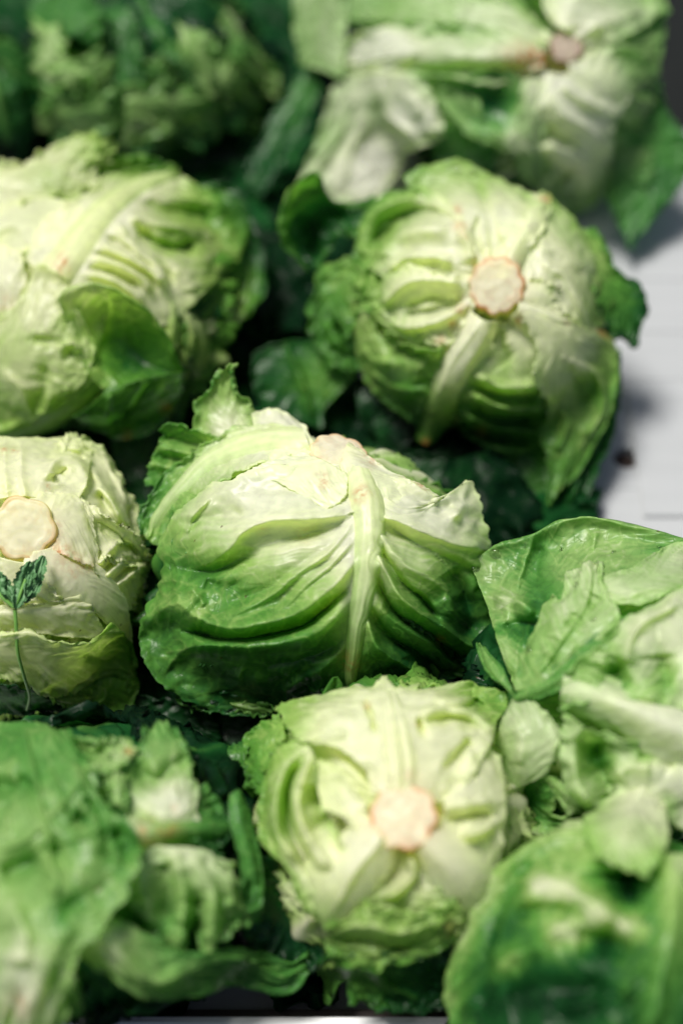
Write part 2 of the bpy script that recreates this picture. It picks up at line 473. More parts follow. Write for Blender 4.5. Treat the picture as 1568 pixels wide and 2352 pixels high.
def body(h, axis, n1=7, n2=6, g=(.25, .7), back=True, s=.93, a2=150, outer=True):
    rnd = random.Random(h.seed)
    off = rnd.random() * 360
    for k in range(n1):
        wrap_leaf(h, off + k * 360 / n1 + rnd.uniform(-12, 12), 6, a2 - 15 + rnd.uniform(-8, 8), 44, axis, s - .05 + .012 * k, (g[0], g[1], .12), .35)
    if outer:
        for k in range(n2):
            wrap_leaf(h, off + 25 + k * 360 / n2 + rnd.uniform(-12, 12), 72, a2 + rnd.uniform(-8, 12), 40, axis, s + .0 + .02 * k, (g[1] + .1, g[1] + .4, .1), .5, flare=.22)

def stem_disc(h, px, py, rpx, lift, axis_px=(0, 0), face=(.86, .78, .56), rim=(.72, .30, .10), depth=2.2, lobes=10, browns=(), squash=1.0, name='stem'):
    """the cut stump: a short lobed column with a flat cut face and an oxidised rim"""
    P0, D = h.surf(np.array([px]), np.array([py]), np.array([lift]))
    c = P0[0]; t = D[0] / np.linalg.norm(D[0])
    nrm = -t + RIGHT * axis_px[0] + UP * axis_px[1]; nrm /= np.linalg.norm(nrm)
    e1 = np.cross(nrm, [0, 1, .2]); e1 /= np.linalg.norm(e1); e2 = np.cross(nrm, e1)
    sc_ = np.linalg.norm(c - CAM) * UW / SX
    R = rpx * sc_
    na = 96
    th = np.linspace(0, 2 * math.pi, na, endpoint=False)
    lob = .90 + .10 * np.abs(np.sin(th * lobes / 2 + .6 * np.sin(th + h.seed))) + .07 * pn(np.cos(th) * 1.3, np.sin(th) * 1.3, h.seed)
    prof = [(0.001, .02), (.1, .02), (.2, .015), (.3, .012), (.4, .01), (.5, .0), (.6, -.01), (.68, .0), (.76, .01), (.85, -.015), (.91, -.02), (.95, -.01), (1.0, -.05), (1.03, -.14), (1.02, -.4), (1.0, -.8), (1.08, -1.3), (1.3, -depth)]
    rows, tn, dt = [], [], []
    for i, (rr, z) in enumerate(prof):
        zz = z + .02 * pn(np.cos(th) * rr * 4, np.sin(th) * rr * 4, 3.3)
        rows.append(c + (np.cos(th) * rr * lob * R)[:, None] * e1 + (np.sin(th) * rr * lob * R)[:, None] * e2 + (zz * R)[:, None] * nrm)
        br = np.zeros(na)
        side = .6 + .4 * pn(np.cos(th) * 1.6, np.sin(th) * 1.6, h.seed + 1.5)
        br += np.clip(.5 * fbm(np.cos(th) * rr * 2.6 + h.seed, np.sin(th) * rr * 2.6, 1.7, 3) - .02, 0, .3) * (rr ** .5) + (.10 if rr == .76 else 0) + .08 * np.clip(np.cos(th * 22) - .3, 0, 1) * (.3 < rr < .9)
        if .97 < rr <= 1.03 and i < 15: br += np.clip(side * 1.3, .35, 1)
        if .9 < rr < .97: br += np.clip(side * 1.5 - .4, .1, .9)
        if rr == 1.02: br += .35 * side
        br = br * .85
        cc = np.array(face) ** .7 * (1 - br[:, None]) + np.array(rim) * br[:, None]
        tn.append(cc); dt.append(np.stack([br * 0, br * 0 + .6, br * .0], -1))
    P = np.array(rows)
    me = grid_mesh(name, P, np.array(tn), np.array(dt), closed=True)
    o = link(name, me, LEAF, h.root)
    return o

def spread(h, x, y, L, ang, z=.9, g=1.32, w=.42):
    """an outer leaf loose in the gap beside its head, gap shade put into its colour"""
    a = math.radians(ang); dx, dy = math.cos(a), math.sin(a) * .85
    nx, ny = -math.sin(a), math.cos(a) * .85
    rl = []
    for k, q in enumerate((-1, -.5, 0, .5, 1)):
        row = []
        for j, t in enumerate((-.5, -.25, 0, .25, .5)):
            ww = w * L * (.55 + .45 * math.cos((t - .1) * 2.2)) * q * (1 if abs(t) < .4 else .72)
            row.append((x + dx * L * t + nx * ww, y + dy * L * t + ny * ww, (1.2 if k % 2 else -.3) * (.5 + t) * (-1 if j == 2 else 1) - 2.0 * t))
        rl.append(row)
    leaf(h, rl, lift=0, col=(g - .25, g, .05), fold=(.06, 3, 1.2), frill=(.6, 3), jag=(4, 8), ball=-z, rel=.08, step=6, gloss=.2)  # near-black greens carry the shade of the gap

def ruffles(h, axis, n=6, a0=58, a1=112, g=(.4, .8), sc0=.86, flare=.20, start=0, only=None):
    """loose wavy leaves standing off the ball"""
    rnd = random.Random(h.seed + 5)
    for k in range(n):
        wrap_leaf(h, start + k * 360 / n + rnd.uniform(-15, 15), a0 + rnd.uniform(-6, 6), a1 + rnd.uniform(-8, 8), rnd.uniform(26, 36), axis, sc0 + rnd.uniform(0, .03), (g[0], g[1], .05), .4, flare=flare + rnd.uniform(-.04, .04))

# ================================================================== the tray
def simple(name, rough, col, noise=0, scale=20, stretch=(1, 1, 1), bump=0):
    m, n, l, b = new_mat(name)
    b.inputs['Roughness'].default_value = rough
    tc = n.new('ShaderNodeTexCoord'); mp = n.new('ShaderNodeMapping'); mp.inputs['Scale'].default_value = stretch
    nt = n.new('ShaderNodeTexNoise'); nt.inputs['Scale'].default_value = scale; nt.inputs['Detail'].default_value = 5
    l.new(tc.outputs['Object'], mp.inputs[0]); l.new(mp.outputs[0], nt.inputs['Vector'])
    cr = n.new('ShaderNodeMixRGB'); cr.inputs[1].default_value = tuple(c * (1 - noise) for c in col) + (1,); cr.inputs[2].default_value = tuple(min(1, c * (1 + noise)) for c in col) + (1,)
    l.new(nt.outputs['Fac'], cr.inputs[0]); l.new(cr.outputs[0], b.inputs['Base Color'])
    if bump:
        bp = n.new('ShaderNodeBump'); bp.inputs['Strength'].default_value = bump; bp.inputs['Distance'].default_value = .001
        l.new(nt.outputs['Fac'], bp.inputs['Height']); l.new(bp.outputs[0], b.inputs['Normal'])
    return m
M_TRAY = simple('white_plastic', .35, (.40, .42, .435), .10, 14, (.4, 5, 1), .25)
M_DARK = simple('dark_counter', .7, (.010, .012, .012), .3, 8)
M_DARK.node_tree.nodes['Principled BSDF'].inputs['Specular IOR Level'].default_value = .12
M_BROWN = simple('brown_counter', .5, (.07, .05, .045), .3, 30, (1, 8, 1))
M_HOLE = simple('dark_hole', .7, (.03, .016, .012), .5, 90)

def box_mesh(name, boxes, bev=.0015):
    import bmesh
    bm = bmesh.new()
    for (x0, x1, y0, y1, z0, z1) in boxes:
        r = bmesh.ops.create_cube(bm, size=1)
        for v in r['verts']:
            v.co = ((x0 + x1) / 2 + v.co.x * (x1 - x0), (y0 + y1) / 2 + v.co.y * (y1 - y0), (z0 + z1) / 2 + v.co.z * (z1 - z0))
    bmesh.ops.bevel(bm, geom=bm.edges[:], offset=bev, segments=2, affect='EDGES')
    me = bpy.data.meshes.new(name); bm.to_mesh(me); bm.free()
    return me

front = at_height(784, 2333, .045)
yF = float(front[1])
yB = float(at_height(1500, 300, 0)[1])
tray = bpy.data.objects.new('display_tray', None); COL.objects.link(tray); tray.location = (0, (yF + yB) / 2, 0)
tag(tray, 'white plastic display tray that holds the heads of lettuce', 'tray')
HOLE = at_height(1436, 1052, 0)
# floor sheet with a round drain hole
def tray_floor():
    import bmesh
    bm = bmesh.new()
    x0, x1, y0, y1 = -.42, .42, yF, yB
    hx, hy, r = float(HOLE[0]), float(HOLE[1]), .0088
    n = 32
    ring = [bm.verts.new((hx + r * math.cos(a), hy + r * math.sin(a), 0)) for a in [2 * math.pi * k / n for k in range(n)]]
    ring0 = [bm.verts.new((hx + r * .92 * math.cos(a), hy + r * .92 * math.sin(a), -.006)) for a in [2 * math.pi * k / n for k in range(n)]]
    q = .03
    sq = []
    for k in range(n):
        a = 2 * math.pi * k / n; c, s = math.cos(a), math.sin(a); f = q / max(abs(c), abs(s))
        sq.append(bm.verts.new((hx + f * c, hy + f * s, 0)))
    for k in range(n):
        j = (k + 1) % n
        bm.faces.new((ring[k], sq[k], sq[j], ring[j])); bm.faces.new((ring0[k], ring[k], ring[j], ring0[j]))
    def rect(a, b, c, d):
        vs = [bm.verts.new((x, y, 0)) for x, y in ((a, c), (b, c), (b, d), (a, d))]
        bm.faces.new(vs)
    rect(x0, hx - q, y0, y1); rect(hx + q, x1, y0, y1); rect(hx - q, hx + q, y0, hy - q); rect(hx - q, hx + q, hy + q, y1)
    me = bpy.data.meshes.new('tray_floor'); bm.to_mesh(me); bm.free()
    return me
link('tray_floor', tray_floor(), M_TRAY, tray)
link('front_rim', box_mesh('front_rim', [(-.43, .43, yF - .012, yF + .0, -.02, .045)], .003), None, tray).data.materials.append(simple('white_rim', .3, (.72, .74, .75), .05, 30))
link('drain_hole', box_mesh('drain_hole', [(float(HOLE[0]) - .012, float(HOLE[0]) + .012, float(HOLE[1]) - .012, float(HOLE[1]) + .012, -.012, -.006)], .001), M_HOLE, tray)  # plain dark brown block just under the hole
# raised panel with a soft step on the tray floor at the right
px_ = at_height(1470, 1050, 0)
for (a, b_, c, d) in ((1476, 1660, 880, 1190),):
    p, q = at_height(a, d, 0), at_height(b_, c, 0)
    link('raised_panel', box_mesh('raised_panel', [(float(p[0]), float(q[0]) + .1, float(p[1]), float(q[1]), -.003, .0022)], .001), M_TRAY, tray)
for yy in (560, 640, 760, 870, 1000, 1120):
    p = at_height(1500, yy, 0)
    link('tray_slat', box_mesh('tray_slat', [(.02, .40, float(p[1]) - .0011, float(p[1]) + .0011, -.002, .0006)], .0002), M_TRAY, tray)
# counter below and around
cm_ = bpy.data.meshes.new('counter'); 
cm_.from_pydata([(-3, -3, -.03), (3, -3, -.03), (3, 3, -.03), (-3, 3, -.03)], [], [(0, 1, 2, 3)])
tag(link('counter', cm_, M_DARK), kind='structure')
link('rail_strip', box_mesh('rail_strip', [(-.42, .42, yF + .001, yF + .012, .0005, .012)], .001), M_BROWN, tray)

# ================================================================== the heads
# ---- E: centre head
def head_E():
    h = Head(745, 1300, 10.0, 8.6, 7.6, 7.4, .55, 'large green head in the middle, one thick ribbed leaf folded down its front')
    h.white = [(760, 1070, 150, .3), (880, 1130, 130, .22), (600, 1130, 110, .12)]; h.rad = (780, 1080, 220, 480, .12)
    ax = h.surf(np.array([775]), np.array([1035]), 0)[0][0] - h.c
    body(h, ax, g=(.35, .95), s=.86)
    ruffles(h, ax, 7, g=(.45, .9), sc0=.80)
    # back crown: white hump and frilly lobes behind the rib
    leaf(h, [[(640, 1080), (590, 1010), (578, 950)], [(690, 1060, .4), (650, 990, .5), (635, 938, .2)], [(740, 1050), (712, 1000), (700, 975, -.3)]], lift=.5, col=(.0, .12, .1), fold=(.05, 4, 1), frill=(.1, 4), jag=(2, 10))
    leaf(h, [[(560, 1060), (470, 1010), (462, 930), (480, 870), (500, 845)], [(590, 1040, .2), (530, 990, .2), (512, 920), (520, 860), (535, 838)], [(620, 1020), (575, 980), (570, 935), (552, 890), (550, 845)]], lift=.1, col=(.15, .45, .2), fold=(.1, 4, 1), frill=(.6, 4), jag=(8, 10), rel=.12)
    leaf(h, [[(560, 1060), (500, 1010), (430, 985), (385, 975)], [(560, 1070, .1), (480, 1050), (410, 1030), (350, 1050)], [(520, 1100), (450, 1110), (390, 1120), (335, 1115)]], lift=.1, col=(.3, .6, .1), fold=(.0, 8, 1), frill=(.3, 4), jag=(12, 9), rel=.12,
         ridges=[([(520, 1020), (450, 985), (395, 980)], 13, .6), ([(500, 1065), (430, 1040), (370, 1030)], 12, .6), ([(470, 1100), (400, 1075), (350, 1065)], 12, .5), ([(500, 1040), (420, 1010), (370, 1005)], 9, -.6), ([(480, 1085), (410, 1058), (360, 1050)], 9, -.5)])
    # long pale rib arching to the left
    leaf(h, [[(690, 985), (560, 975), (450, 1030), (370, 1100), (322, 1170), (320, 1230)], [(700, 1012, .3), (590, 1015, .3), (480, 1060, .3), (410, 1130, .2), (365, 1190), (345, 1240)], [(720, 1040), (620, 1060), (540, 1095), (470, 1150), (420, 1220), (400, 1290)]],
         lift=.8, col=(.12, .5, .2), fold=(.15, 8, 1.4), frill=(.35, 7), jag=(8, 18), rib=(30, .55, .12, .38), spots=[(360, 1160, 60, .12)])
    leaf(h, [[(400, 1120), (395, 1180), (385, 1240)], [(430, 1130, .3), (412, 1190, .2), (400, 1260)], [(455, 1140), (440, 1200), (430, 1270)]], lift=.9, col=(.45, .6, .1), fold=(.1, 4, 1), jag=(5, 12))
    # dark pleated leaf at lower right, behind the front leaf
    leaf(h, [[(960, 1150), (1060, 1210), (1120, 1270), (1160, 1400), (1175, 1500)], [(930, 1250, -.3), (1000, 1320, -.6), (1060, 1400, -.9), (1110, 1470, -.4), (1160, 1550, -.1)], [(900, 1350), (950, 1450), (1010, 1520), (1080, 1550), (1140, 1560)]], lift=.2, col=(.7, 1.0, .1), fold=(.3, 7, 1.2), frill=(.3, 6), jag=(4, 20))
    leaf(h, [[(900, 1500), (980, 1560), (900, 1585), (800, 1600)], [(780, 1520, .2), (800, 1580), (730, 1620), (690, 1640)], [(560, 1540), (500, 1590), (450, 1625), (410, 1610)]], lift=.1, col=(.9, 1.15, .1), fold=(.2, 6, 1), frill=(.4, 8), jag=(6, 20))
    # the big front leaf, one sheet: left margin, left field, rib, right field, right margin
    Lm = [(800, 1070, -.2), (690, 1062, .2), (560, 1095, .7), (450, 1128, .9), (372, 1232, .5), (372, 1300, .3), (345, 1385, .3), (318, 1460, .2), (345, 1545, 0), (420, 1605, -.3), (520, 1640, -.8), (620, 1640, -1.2)]
    La = [(806, 1080), (740, 1110, .3), (640, 1165, .5), (550, 1220, .5), (485, 1290, .3), (465, 1350, .3), (450, 1400, .3), (440, 1460, .4), (480, 1520, .1), (560, 1570, -.3), (640, 1605, -.8), (690, 1620, -1.2)]
    Lb = [(812, 1090, .1), (780, 1150, .3), (735, 1215, .4), (685, 1275, .4), (645, 1335, .3), (625, 1385, .3), (620, 1430, .3), (630, 1480, .1), (665, 1520, -.2), (705, 1560, -.6), (740, 1590, -1)]
    Mi = [(822, 1096, .3), (842, 1150, .6), (850, 1200, .7), (848, 1260, .6), (842, 1320, .5), (832, 1380, .4), (820, 1440, .2), (812, 1500, -.1), (806, 1550, -.5), (805, 1595, -1)]
    Ra = [(836, 1092, .2), (880, 1160, .4), (915, 1225, .4), (945, 1290, .3), (965, 1350, .1), (970, 1410, 0), (965, 1460, -.1), (950, 1510, -.4), (915, 1545, -.7), (880, 1570, -1.)]
    Rm = [(850, 1088), (920, 1100, .5), (1010, 1145, .8), (1085, 1108, 1.0), (1128, 1250, .6), (1135, 1330, .3), (1140, 1400, .1), (1150, 1480, .2), (1140, 1545, 0), (1060, 1555, -.4), (990, 1565, -.8), (930, 1575, -1.2)]
    leaf(h, [Lm, La, Lb, Mi, Ra, Rm], ribv=3, lift=1.0, col=(.18, .92, -.02), fold=(.05, 9, 1.4), frill=(.22, 12), jag=(9, 30), rel=.03, step=2.6, edge=(1, 1, .3),
         rib=(42, .55, .06, .5), label='outer leaf with the thick pale rib down the front',
         ridges=[([(795, 1180), (700, 1192), (620, 1197), (565, 1215), (525, 1262), (485, 1292)], (10, 34), .75),
                 ([(770, 1205), (690, 1228), (620, 1250), (560, 1285), (480, 1315), (400, 1300)], 24, -.75),
                 ([(800, 1215), (720, 1290), (640, 1355), (570, 1400), (500, 1425)], 9, .32),
                 ([(810, 1240), (740, 1310), (690, 1360), (640, 1400)], 7, .25),
                 ([(780, 1225), (690, 1300), (600, 1360), (520, 1390)], 12, -.2),
                 ([(470, 1335), (510, 1350), (560, 1345)], 20, -.45), ([(440, 1345), (455, 1375), (470, 1395)], 12, .3),
                 ([(815, 1290), (770, 1345), (710, 1392), (630, 1425), (540, 1440), (470, 1432), (430, 1405)], (12, 24), .95),
                 ([(790, 1365), (740, 1408), (690, 1438), (610, 1458), (520, 1466), (460, 1460), (420, 1450)], 10, -1.5), ([(430, 1512), (500, 1522), (600, 1520), (680, 1500)], (20, 40), .5), ([(355, 1400), (395, 1395), (430, 1420), (450, 1450)], (24, 40), .7), ([(335, 1470), (345, 1540), (400, 1590)], 40, .4),
                 ([(815, 1370), (760, 1432), (690, 1468), (600, 1484), (510, 1484), (425, 1492), (400, 1515)], (12, 34), .95),
                 ([(440, 1410), (405, 1385), (360, 1400), (335, 1440)], 26, .5),
                 ([(812, 1420), (770, 1480), (700, 1510), (600, 1535)], 14, -.3), ([(812, 1440), (780, 1500), (720, 1545), (650, 1580)], 10, .3),
                 ([(700, 1100), (600, 1090), (530, 1120), (440, 1160)], 30, .25), ([(560, 1180), (480, 1190), (420, 1215)], 16, -.35), ([(480, 1140), (450, 1180), (430, 1230)], 10, .35),
                 ([(870, 1185), (950, 1210), (1040, 1248), (1125, 1262)], (18, 8), .6), ([(880, 1205), (960, 1245), (1040, 1290), (1110, 1330)], 16, -.55),
                 ([(865, 1215), (925, 1290), (985, 1325), (1030, 1375), (1045, 1440)], 12, .55), ([(865, 1240), (915, 1330), (975, 1375), (1010, 1430)], 10, -.8),
                 ([(862, 1260), (905, 1350), (960, 1400), (1030, 1450), (1090, 1490), (1130, 1520)], (9, 16), .8), ([(855, 1320), (900, 1400), (960, 1440), (1020, 1480), (1070, 1520)], 10, -1.1),
                 ([(850, 1330), (885, 1405), (940, 1445), (1000, 1490), (1060, 1535)], (9, 14), .4), ([(845, 1400), (890, 1460), (950, 1500), (1010, 1540)], 10, -.9),
                 ([(838, 1420), (870, 1490), (930, 1535), (985, 1560)], 10, .7), ([(1030, 1310), (1065, 1360), (1075, 1420), (1060, 1460)], 26, -1.1),
                 ([(1075, 1115), (1065, 1160), (1040, 1200)], 12, .35), ([(1040, 1160), (1000, 1180), (950, 1170)], 14, -.3)],
         spots=[(700, 1130, 90, -.22), (560, 1150, 90, -.1), (440, 1200, 60, -.12), (640, 1200, 60, -.15), (950, 1150, 80, -.28), (1060, 1190, 70, -.15), (820, 1180, 60, -.2), (900, 1340, 60, -.05), (620, 1330, 90, -.1),
                (480, 1330, 60, .12), (350, 1450, 60, .08), (980, 1330, 60, -.1), (1060, 1400, 60, .2)],
         brown=[(826, 1145, 16, .7), (735, 1105, 14, .7), (805, 1515, 22, .5), (1010, 1470, 12, .4), (700, 1230, 20, .25), (600, 1215, 12, .3)])
    # pale shoulder right of the stump, with a browned edge
    leaf(h, [[(800, 1010), (850, 1050), (900, 1085), (960, 1110), (1010, 1140)], [(790, 1040, .3), (830, 1075, .4), (880, 1110, .3), (930, 1140, .1)], [(780, 1075), (810, 1110), (850, 1150), (890, 1180)]], lift=1.3, col=(0, .1, .05), fold=(.04, 4, 1), frill=(.1, 5), jag=(3, 14), brown=[(960, 1110, 26, .6), (850, 1055, 18, .5)])
    leaf(h, [[(700, 1040), (640, 1050), (560, 1085)], [(750, 1060, .3), (700, 1085, .3), (640, 1110, .2)], [(800, 1090), (790, 1140), (750, 1170)]], lift=1.45, col=(0, .08, .1), fold=(.04, 4, 1), frill=(.1, 5), jag=(4, 14), brown=[(740, 1105, 16, .8)])
    stem_disc(h, 778, 1035, 68, .7, axis_px=(.25, 1.3), face=(.95, .88, .66), rim=(.80, .45, .2), lobes=9)
    # curled scraps at the foot
    leaf(h, [[(405, 1600), (450, 1608), (500, 1612)], [(412, 1618, .3), (450, 1622, .4), (502, 1625)], [(440, 1630), (480, 1632), (505, 1628)]], lift=.3, col=(.7, .8, .1), fold=(0, 4, 1), jag=(3, 10))
    leaf(h, [[(530, 1608), (580, 1615), (640, 1620)], [(530, 1618, .3), (580, 1630, .4), (628, 1636)], [(535, 1622), (570, 1638), (615, 1645)]], lift=.3, col=(.45, .6, .1), fold=(.05, 4, 1), jag=(2, 10))
    return h

# ---- F: left cream head with the parsley
def head_F():
    h = Head(40, 1310, 7.8, 8.2, 7.2, 7.2, .15, 'cream head at the left edge with a parsley sprig lying across it')
    h.white = [(60, 1230, 190, .2)]
    ax = h.surf(np.array([50]), np.array([1210]), 0)[0][0] - h.c
    body(h, ax, g=(.1, .55), s=.86)
    ruffles(h, ax, 7, g=(.2, .5))
    leaf(h, [[(-60, 1160), (-70, 1060), (-60, 1000)], [(30, 1140, .3), (20, 1060, .2), (20, 1003)], [(110, 1150, .2), (110, 1070, .1), (110, 1002)], [(150, 1190), (200, 1110), (215, 1015)]], lift=.7, col=(.02, .22, .0), fold=(.16, 7, .6), frill=(.12, 5), jag=(2, 10),
         ridges=[([(60, 1150), (50, 1080), (50, 1010)], 9, .2), ([(20, 1150), (10, 1080), (10, 1010)], 9, .2), ([(95, 1110), (130, 1060), (180, 1070), (205, 1110)], (10, 20), .5), ([(115, 1100), (140, 1085), (150, 1075)], 6, -.35)], brown=[(10, 1035, 9, .6), (35, 1035, 8, .6), (110, 1120, 8, .6)])
    leaf(h, [[(110, 1050), (150, 1000), (200, 1003)], [(150, 1110, .1), (200, 1060), (262, 1060)], [(190, 1180, .1), (250, 1140), (310, 1150)], [(215, 1250), (280, 1250), (335, 1235)]], lift=.35, col=(.22, .3, .05), fold=(.0, 7, .6), frill=(.3, 9), jag=(7, 20), rel=.1,
         ridges=[([(130, 1020), (190, 1040), (230, 1100), (270, 1180)], 12, .4), ([(160, 1010), (225, 1040), (270, 1100), (300, 1160)], 11, .4), ([(215, 1110), (250, 1150), (290, 1210)], 10, .4), ([(150, 1040), (200, 1080), (240, 1150)], 9, -.4), ([(225, 1130), (262, 1190), (310, 1235)], 8, -.5)])
    leaf(h, [[(180, 1130), (215, 1165), (262, 1195), (312, 1225), (350, 1285)], [(170, 1180), (230, 1210, .2), (280, 1240, .3), (330, 1290, .1)], [(190, 1280), (240, 1290), (290, 1300), (340, 1320)]], lift=.6, col=(.18, .32, .05), fold=(0, 7, 1), frill=(.3, 9), jag=(8, 22),
         ridges=[([(222, 1165), (260, 1198), (305, 1222), (348, 1282)], (8, 16), .7), ([(225, 1200), (270, 1230), (320, 1280)], 9, -.7), ([(230, 1290), (260, 1255), (285, 1230)], 8, .4)])
    leaf(h, [[(180, 1230), (240, 1270), (300, 1290), (348, 1295)], [(190, 1290, .2), (250, 1310, .2), (300, 1340), (320, 1370)], [(230, 1360), (270, 1390), (300, 1400), (310, 1400)]], lift=.45, col=(.12, .3, .05), fold=(0, 7, 1), frill=(.25, 9), jag=(6, 22),
         ridges=[([(225, 1300), (260, 1270), (285, 1245)], 8, .5), ([(240, 1330), (280, 1290), (300, 1260)], 9, .5), ([(262, 1350), (300, 1320), (335, 1290)], 9, .5), ([(232, 1318), (270, 1285), (292, 1255)], 6, -.5), ([(252, 1342), (290, 1305), (318, 1278)], 6, -.5)])
    # white shoulder right of stem
    leaf(h, [[(60, 1130), (120, 1130), (180, 1140), (215, 1190)], [(100, 1190, .3), (150, 1190, .5), (195, 1210, .5), (225, 1250, .1)], [(110, 1260), (160, 1280, .3), (210, 1300, .2), (225, 1320)]], lift=.9, col=(.0, .08, .05), fold=(.05, 4, 1), frill=(.1, 5), jag=(5, 18), brown=[(125, 1215, 14, .9), (120, 1240, 12, .9), (135, 1265, 22, .75), (165, 1285, 22, .6), (200, 1300, 18, .4)])
    # broad cream rib running down right
    leaf(h, [[(60, 1270), (50, 1330), (110, 1380), (170, 1370), (200, 1358), (215, 1400)], [(100, 1262, .3), (150, 1300, .5), (200, 1350, .5), (240, 1400, .3), (265, 1450), (290, 1485, -.2)], [(140, 1250), (200, 1280, .2), (250, 1320, .2), (285, 1370), (300, 1430), (302, 1485, -.3)]],
         lift=.8, col=(.03, .2, .0), fold=(.05, 4, 1), frill=(.08, 4), jag=(3, 12), brown=[(200, 1300, 18, .5), (150, 1290, 30, .3), (170, 1320, 12, .4)])
    leaf(h, [[(-30, 1270), (-20, 1330), (-20, 1390)], [(40, 1290, .2), (50, 1340, -.2), (70, 1390)], [(90, 1290), (110, 1340, -.2), (150, 1385)]], lift=.5, col=(.15, .25, .0), fold=(.0, 4, 1), jag=(0, 12), ridges=[([(90, 1335), (130, 1350), (145, 1380)], 18, .6)])
    leaf(h, [[(-40, 1392), (60, 1390), (140, 1380), (200, 1358)], [(-40, 1412, .7), (60, 1408, .8), (150, 1400, .7), (212, 1395, .4)], [(-40, 1450), (80, 1455), (180, 1465), (250, 1462)]], lift=.7, col=(.12, .2, .12), fold=(.06, 6, 1), frill=(.15, 7), jag=(4, 18))
    # front lower leaves
    leaf(h, [[(-40, 1455, .3), (60, 1448, .5), (130, 1472, .5), (200, 1470, .5), (262, 1438, .4), (300, 1478, .2), (310, 1530)], [(-40, 1490, .5), (60, 1500, .6), (130, 1520, .6), (200, 1520, .5), (260, 1495, .6), (290, 1515, .3), (305, 1545)], [(-40, 1540), (50, 1565), (110, 1600), (170, 1590), (230, 1560), (270, 1550), (300, 1560)]],
         lift=.9, col=(.2, .5, .12), fold=(.08, 7, 1), frill=(.25, 8), jag=(5, 20), ridges=[([(-10, 1460), (60, 1455), (130, 1478), (200, 1475), (255, 1450)], (8, 18), .5), ([(0, 1520), (60, 1530), (110, 1560)], 12, -.3), ([(180, 1500), (240, 1520), (280, 1500)], 12, -.3)], spots=[(300, 1520, 50, .15)])
    leaf(h, [[(180, 1600), (215, 1560), (260, 1530), (300, 1520)], [(195, 1640), (230, 1605, .6), (270, 1575, .7), (318, 1555)], [(215, 1662), (250, 1660, .2), (290, 1640, .2), (318, 1590)]], lift=.5, col=(.75, .7, .05), fold=(.1, 6, 1), frill=(.15, 5), jag=(2, 10), ridges=[([(205, 1630), (240, 1600), (235, 1570)], 10, .4), ([(290, 1560), (315, 1570)], 14, .3)])
    leaf(h, [[(120, 1600), (160, 1590), (205, 1590)], [(140, 1610, .4), (180, 1612, .4), (215, 1605)], [(110, 1600), (160, 1625), (200, 1622)]], lift=.9, col=(.6, .6, .1), fold=(.0, 4, 1), jag=(3, 10))
    leaf(h, [[(-40, 1570), (60, 1580), (160, 1610)], [(-40, 1600, .3), (60, 1608, .3), (170, 1615)], [(-40, 1640), (60, 1640), (150, 1635)]], lift=.2, col=(.95, 1.1, .1), fold=(.15, 5, 1))
    stem_disc(h, 52, 1212, 74, 1.2, axis_px=(-.1, .1), face=(.99, .93, .68), rim=(.80, .52, .22), lobes=7)
    return h

